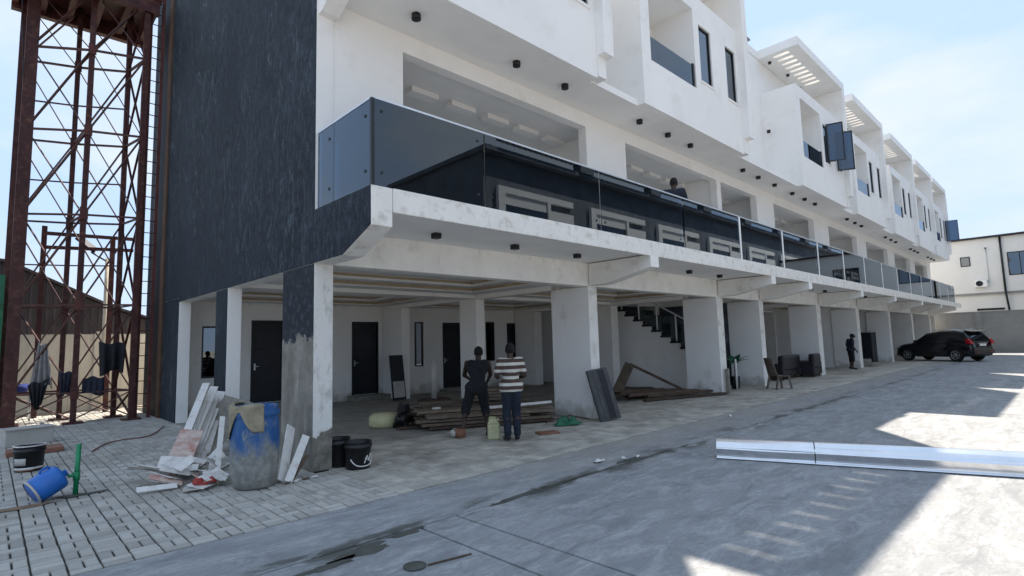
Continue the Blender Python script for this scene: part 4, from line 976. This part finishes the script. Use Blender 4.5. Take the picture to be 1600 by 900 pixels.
# ------------------------------------------------------------------ black SUV
def make_car(loc, rz):
    t = thing('parked_car', 'black sport utility car nosed in under the far end of the terrace', 'car', loc, rz)
    wx = (1.32, -1.34); wr = .355; HW = .91
    xs = sorted(set([round(-2.2+i*.11, 3) for i in range(41)]+[round(c+q, 3) for c in wx for q in (-.43, -.41, -.36, -.3, -.22, -.12, 0, .12, .22, .3, .36, .41, .43)]))
    def lerp(tab, x):
        for (a, b), (c, d) in zip(tab[:-1], tab[1:]):
            if a <= x <= c: return b+(d-b)*(x-a)/(c-a)
        return tab[-1][1] if x > tab[-1][0] else tab[0][1]
    topz = [(-2.2, .78), (-2.14, 1.0), (-2.0, 1.08), (.95, 1.03), (1.5, .98), (1.95, .86), (2.14, .68), (2.2, .52)]
    hw = [(-2.2, .74), (-2.1, .84), (-1.8, .90), (-1, .915), (1, .915), (1.7, .88), (2.05, .76), (2.2, .58)]
    bot = [(-2.2, .42), (-2.05, .30), (-1.8, .26), (1.8, .24), (2.1, .26), (2.2, .34)]
    k = MB(); ring = 7
    for x in xs:
        w = lerp(hw, x); zt = lerp(topz, x); zb = lerp(bot, x)
        for c in wx:
            dx = abs(x-c)
            if dx < .42: zb = max(zb, .30+math.sqrt(.42**2-dx*dx))
        zm = max(zb+.01, .62*zt)
        pts = [(w*.90, zb), (w*.985, min(zb+.06, zm)), (w*1.0, zm), (w*.97, max(zm+.005, zt-.12)), (w*.90, max(zm+.01, zt-.02)), (w*.6, zt+.012), (0, zt+.02)]
        for y, z in pts: k.v.append((x, -y, z))
        for y, z in pts[-2::-1]: k.v.append((x, y, z))
    nr = 13
    for i in range(len(xs)-1):
        for j in range(nr-1):
            a = i*nr+j; k.f.append([a, a+nr, a+nr+1, a+1][::-1]); k.m.append(k.mi(CARP)); k.sm.append(True)
        a = i*nr; k.f.append([a, a+nr-1, a+2*nr-1, a+nr][::-1]); k.m.append(k.mi(BLACKP)); k.sm.append(False)
    for base in (0, (len(xs)-1)*nr): k.f.append([base+j for j in range(nr)]); k.m.append(k.mi(CARP)); k.sm.append(False)
    k.build('body', t)
    # cabin
    st = [(1.02, 1.02, .80, 1.03), (.72, 1.24, .76, 1.03), (.36, 1.49, .70, 1.03), (.1, 1.60, .66, 1.04), (-.4, 1.66, .65, 1.04), (-1.2, 1.67, .64, 1.05), (-1.72, 1.62, .63, 1.06), (-1.95, 1.36, .70, 1.07), (-2.10, 1.06, .78, 1.05)]
    k = MB()
    for x, z, w, zb in st:
        pts = [(.86, zb-.03), (.84, zb+(z-zb)*.2), (w+(.84-w)*.35, zb+(z-zb)*.7), (w+.02, z-.02), (w*.7, z+.015), (0, z+.02)]
        for y, zz in pts: k.v.append((x, -y, zz))
        for y, zz in pts[-2::-1]: k.v.append((x, y, zz))
    nr = 11
    for i in range(len(st)-1):
        for j in range(nr-1):
            a = i*nr+j; k.f.append([a, a+nr, a+nr+1, a+1]); k.m.append(k.mi(CARP)); k.sm.append(True)
    k.f.append([j for j in range(nr)]); k.m.append(0); k.sm.append(False); k.f.append([(len(st)-1)*nr+j for j in range(nr)][::-1]); k.m.append(0); k.sm.append(False)
    k.build('cabin', t)
    def sideglass(pts, s, nm='side_window'):
        q = MB(); P = []
        for x, z in pts: P.append((x, s*(.875-.30*max(0, z-1.04)/.62*.75-.02), z))
        q.face(P, CARG); q.build(nm, t, solid=.008)
    for s in (-1, 1):
        sideglass([(.66, 1.09), (.30, 1.40), (.12, 1.52), (-.25, 1.57), (-.25, 1.09)], s); sideglass([(-.32, 1.09), (-.32, 1.57), (-1.05, 1.59), (-1.1, 1.09)], s); sideglass([(-1.18, 1.1), (-1.14, 1.58), (-1.6, 1.55), (-1.86, 1.3), (-1.9, 1.12)], s)
    MB().face([(1.0, -.7, 1.07), (1.0, .7, 1.07), (.28, .6, 1.57), (.28, -.6, 1.57)], CARG).build('windscreen', t, solid=.01)
    MB().face([(-2.12, -.66, 1.12), (-2.12, .66, 1.12), (-1.83, .58, 1.56), (-1.83, -.58, 1.56)], CARG).build('rear_window', t, solid=.01)
    MB().prism([(-1.66, 1.635), (-2.02, 1.60), (-2.04, 1.635), (-1.7, 1.69)], 'y', -.6, .6, CARP).build('spoiler', t, bevel=.01)
    for s in (-1, 1):
        MB().path([(.1, s*.6, 1.64), (0, s*.6, 1.72), (-1.4, s*.58, 1.745), (-1.55, s*.58, 1.67)], .018, ALU, 8).build('roof_rail', t)
        MB().prism([(-2.19, .94), (-1.93, .99), (-1.90, 1.22), (-2.06, 1.22), (-2.14, 1.1)], 'y', s*.70, s*.905, REDL).build('tail_light', t, bevel=.015)
        MB().box(.62, .78, s*.91 if s > 0 else -1.07, 1.07 if s > 0 else -.91, 1.06, 1.2, CARP).build('mirror', t, bevel=.03)
        MB().prism([(2.0, .66), (2.14, .66), (1.9, .86), (1.7, .86)], 'y', s*.6, s*.84, CLEARP).build('headlight', t, bevel=.01)
        for hx in (-.18, -1.0): MB().box(hx-.08, hx+.08, s*.905, s*.935, .92, .945, CARP).build('door_handle', t)
        for c in wx:
            T = Matrix.Translation((c, s*.80, wr)) @ Matrix.Rotation(PI/2*(-s), 4, 'X')
            wl = MB().lathe([(.22, -.11), (.335, -.11), (wr, -.07), (wr, .07), (.335, .11), (.24, .11), (.22, .07), (.22, -.11)], RUBBER, 32, T=T).build('wheel', t)
            rim = MB().lathe([(.235, .108), (.225, .085), (.21, .03), (0, .02)], FRAME, 28, T=T)
            rim.build('rim_barrel', wl)
            sp = MB().lathe([(.24, .105), (.222, .115), (.205, .10)], ALLOY, 28, T=T).lathe([(0, .115), (.05, .112), (.055, .07)], ALLOY, 16, T=T)
            for i in range(6):
                a = i*PI/3; R2 = T @ Matrix.Rotation(a, 4, 'Z'); sp.prism([(.03, -.035), (.215, -.022), (.215, .022), (.03, .035)], 'z', .07, .105, ALLOY, T=R2)
            sp.build('rim', wl)
    MB().box(-2.235, -2.12, -.78, .78, .44, .62, BLACKP).build('rear_bumper', t, bevel=.03)
    MB().box(-2.19, -2.165, -.24, .24, .84, .95, PLATE).build('number_plate', t); MB().box(-2.18, -2.155, -.36, .36, .97, .995, ALU).build('tailgate_trim', t)
    for s in (-1, 1): MB().box(-2.26, -2.236, s*.5-.09, s*.5+.09, .50, .54, REDL).build('reflector', t)
    return t
make_car((36.2, -1.92, 0), math.radians(63))

# ------------------------------------------------------------------ people
def cone_sphere(k, a, b, ra, rb_, n=12):
    a, b = Vector(a), Vector(b)
    k.tube(a, b, ra, SKIN, n, rb_)
    for p, r in ((a, ra), (b, rb_)): ball(k, p, (r, r, r))
def ball(k, p, r, n=12, rot=None):
    pr = [(math.sin(PI*i/8), -math.cos(PI*i/8)) for i in range(9)]
    T = Matrix.Translation(p)
    if rot: T = T @ rot
    T = T @ Matrix.Diagonal((*r, 1)); k.lathe([(max(x, .001), z) for x, z in pr], SKIN, n, T=T)
def remeshed(k, name, m, parent, vox=.013, sm=6):
    me = k.mesh(name); o = bpy.data.objects.new(name, me); COL.objects.link(o)
    r = o.modifiers.new('r', 'REMESH'); r.mode = 'VOXEL'; r.voxel_size = vox; r.use_smooth_shade = True
    s = o.modifiers.new('s', 'SMOOTH'); s.iterations = sm; s.factor = .5
    dg = bpy.context.evaluated_depsgraph_get(); me2 = bpy.data.meshes.new_from_object(o.evaluated_get(dg))
    o.modifiers.clear(); o.data = me2; bpy.data.meshes.remove(me)
    me2.materials.clear(); me2.materials.append(m); me2.polygons.foreach_set('material_index', [0]*len(me2.polygons)); me2.polygons.foreach_set('use_smooth', [True]*len(me2.polygons))
    if name in ('shirt', 'trousers'):
        from mathutils import noise as _n
        for v in me2.vertices:
            q = v.co; v.co = q+v.normal*(.009*_n.noise(Vector((q.x*13, q.y*13, q.z*6)))+.006*_n.noise(Vector((q.x*7+q.z*16, q.y*9, q.z*20))))
    o.parent = parent; o.name = name; return o
def hand(k, w, dirv, side, s=1):
    """palm, four fingers and thumb; dirv: pointing direction of the hand"""
    w = Vector(w); dv = Vector(dirv).normalized(); lat = dv.cross(Vector((0, 0, 1)) if abs(dv.z) < .9 else Vector((0, 1, 0))).normalized(); nrm = lat.cross(dv)
    pc = w+dv*.05; cone_sphere(k, w, w+dv*.08, .026, .03, 8)
    for i, ln in enumerate((.065, .075, .07, .055)):
        b0 = w+dv*.09+lat*(.027-.018*i); m_ = b0+dv*ln*.55-nrm*.008; e = m_+dv*ln*.4-nrm*.022
        cone_sphere(k, b0-dv*.02, m_, .0095, .009, 6); cone_sphere(k, m_, e, .009, .0075, 6)
    tb = w+dv*.03+lat*.03; cone_sphere(k, tb, tb+lat*.025+dv*.03-nrm*.01, .011, .010, 6); cone_sphere(k, tb+lat*.025+dv*.03-nrm*.01, tb+lat*.03+dv*.06-nrm*.02, .010, .008, 6)
def person(label, loc, rz, J, top, bottom, shirt='tank', legs='shorts', group=None, headpitch=0):
    """J: joints in local space, the person facing +y; 'l' is the -x side"""
    t = thing('person', label, 'person', loc, rz)
    V = {a: Vector(b) for a, b in J.items()}
    k = MB()
    cone_sphere(k, V['pelvis'], V['waist'], .135, .12); cone_sphere(k, V['waist'], V['chest'], .12, .14)
    for s in 'lr':
        cone_sphere(k, V['chest'], V['sh_'+s], .125, .062); cone_sphere(k, V['waist'], V['chest']+(V['sh_'+s]-V['chest'])*.55, .10, .10)
        cone_sphere(k, V['sh_'+s], V['el_'+s], .056, .042); cone_sphere(k, V['el_'+s], V['wr_'+s], .042, .029)
        hand(k, V['wr_'+s], V['wr_'+s]-V['el_'+s], s)
        cone_sphere(k, V['pelvis'], V['hip_'+s], .12, .095); cone_sphere(k, V['hip_'+s], V['kn_'+s], .09, .056); cone_sphere(k, V['kn_'+s], V['an_'+s], .055, .038)
        calf = V['kn_'+s]+(V['an_'+s]-V['kn_'+s])*.3; ball(k, calf+Vector((0, -.02, 0)), (.055, .058, .09))
        f = V['an_'+s]; to = V['toe_'+s]; cone_sphere(k, f-Vector((0, 0, .03)), to, .036, .026); ball(k, f+(f-to)*.25-Vector((0, 0, .035)), (.034, .04, .03))
    n0 = V['neck']; hd = V['head']; cone_sphere(k, V['chest']+(n0-V['chest'])*.7, hd-(hd-n0)*.35, .06, .056)
    HR = Matrix.Rotation(-headpitch, 4, 'X')
    ball(k, hd, (.078, .098, .115), 16, HR); H = lambda x, y, z: hd+HR.to_3x3() @ Vector((x, y, z))
    ball(k, H(0, .035, -.07), (.055, .06, .055), 12, HR); ball(k, H(0, .10, -.02), (.014, .022, .024), 8, HR); ball(k, H(0, .088, -.062), (.026, .014, .012), 8)
    for s in (-1, 1): ball(k, H(s*.08, -.005, -.012), (.012, .022, .032), 8); ball(k, H(s*.032, .082, .012), (.02, .012, .012), 8)
    body = remeshed(k, 'body', SKIN, t, .012, 5)
    k = MB()
    for s in (-1, 1): ball(k, H(s*.032, .094, .010), (.011, .006, .008), 8)
    k.mats = [BLACKP]; k.build('eyes', t)
    k = MB(); ball(k, H(0, -.012, .022), (.088, .103, .108), 16, HR); hair = remeshed(k, 'hair', HAIR, t, .012, 2)
    # shirt
    k = MB(); e = .022
    cone_sphere(k, V['pelvis']+Vector((0, 0, .0)), V['waist'], .148, .146); cone_sphere(k, V['waist'], V['chest'], .146, .157)
    for s in 'lr':
        lim = .75 if shirt == 'tank' else 1
        cone_sphere(k, V['chest'], V['chest']+(V['sh_'+s]-V['chest'])*lim, .138, .072 if shirt != 'tank' else .07)
        cone_sphere(k, V['waist'], V['chest']+(V['sh_'+s]-V['chest'])*.6, .115, .112)
        if shirt == 'polo': cone_sphere(k, V['sh_'+s], V['sh_'+s]+(V['el_'+s]-V['sh_'+s])*.72, .078, .072)
        if shirt == 'long': cone_sphere(k, V['sh_'+s], V['el_'+s], .072, .056); cone_sphere(k, V['el_'+s], V['wr_'+s], .056, .042)
        cone_sphere(k, V['pelvis'], V['hip_'+s]+Vector((0, 0, .03)), .155 if shirt != 'tank' else .142, .138 if shirt != 'tank' else .12)
    sh = remeshed(k, 'shirt', top, t, .014, 4)
    bmm = bmesh.new(); bmm.from_mesh(sh.data); hz_ = V['pelvis'].z-.07
    bmesh.ops.bisect_plane(bmm, geom=bmm.verts[:]+bmm.edges[:]+bmm.faces[:], plane_co=(0, 0, hz_), plane_no=(0, 0, 1), clear_inner=True)
    bmm.to_mesh(sh.data); bmm.free()
    k = MB()
    for s in 'lr':
        cone_sphere(k, V['pelvis'], V['hip_'+s], .135, .112)
        if legs == 'shorts':
            cone_sphere(k, V['hip_'+s], V['kn_'+s], .108, .088); cone_sphere(k, V['kn_'+s], V['kn_'+s]+(V['an_'+s]-V['kn_'+s])*.18, .088, .084)
        else:
            cone_sphere(k, V['hip_'+s], V['kn_'+s], .106, .078); cone_sphere(k, V['kn_'+s], V['an_'+s]+Vector((0, 0, .02)), .078, .066)
    remeshed(k, 'trousers', bottom, t, .014, 4)
    for s in 'lr':
        k = MB(); f = V['an_'+s]; to = V['toe_'+s]; cone_sphere(k, f+(f-to)*.25-Vector((0, 0, .045)), to+(to-f)*.05, .042, .036); remeshed(k, 'shoe', BLACKP, t, .012, 3)
    return t
bend = dict(pelvis=(0, -.02, .88), waist=(.02, .04, 1.03), chest=(.04, .16, 1.24), neck=(.05, .22, 1.40), head=(.06, .28, 1.53),
    sh_l=(-.16, .17, 1.33), sh_r=(.23, .17, 1.32), el_l=(-.22, .36, 1.10), el_r=(.29, .36, 1.10), wr_l=(-.12, .50, 1.02), wr_r=(.25, .52, 1.0),
    hip_l=(-.10, 0, .86), hip_r=(.10, -.02, .86), kn_l=(-.20, .10, .50), kn_r=(.16, .12, .48), an_l=(-.27, -.04, .10), an_r=(.20, .0, .09), toe_l=(-.33, .12, .035), toe_r=(.24, .17, .035))
person('man in black sleeveless top and black shorts stooping over the plank stack', (3.29, .40, 0), math.radians(-38), bend, CLOTHK, CLOTHK, 'tank', 'shorts', headpitch=-.4)
stand = dict(pelvis=(0, 0, .92), waist=(0, .01, 1.06), chest=(0, .02, 1.27), neck=(0, .04, 1.44), head=(.01, .075, 1.575),
    sh_l=(-.175, .02, 1.37), sh_r=(.175, .02, 1.37), el_l=(-.25, .06, 1.12), el_r=(.25, .04, 1.11), wr_l=(-.19, .28, 1.09), wr_r=(.20, .27, 1.06),
    hip_l=(-.085, 0, .90), hip_r=(.085, 0, .90), kn_l=(-.09, .03, .50), kn_r=(.09, .03, .50), an_l=(-.085, -.02, .10), an_r=(.085, -.02, .10), toe_l=(-.10, .15, .035), toe_r=(.11, .15, .035))
person('man in brown and white striped polo and dark trousers seen from behind', (3.37, -.45, 0), math.radians(-30), stand, STRIPE, DENIM, 'polo', 'long', headpitch=-.2)
look = dict(stand); look.update(head=(.01, .14, 1.57), neck=(0, .07, 1.45), el_l=(-.24, -.03, 1.1), wr_l=(-.22, .08, .87), el_r=(.24, -.02, 1.1), wr_r=(.2, .14, .90), kn_l=(-.1, .04, .5))
person('man in dark shirt and shorts looking down beside the sixth column', (26.2, .1, 0), math.radians(-137), look, CLOTHN, CLOTHK, 'polo', 'shorts', headpitch=-.7)
pm = person('man in dark jacket standing on the balcony behind the glass', (8.25, -1.1, 3.66), math.radians(-60), stand, CLOTHN, CLOTHK, 'long', 'long'); pm.scale = (1.09, 1.09, 1.09)
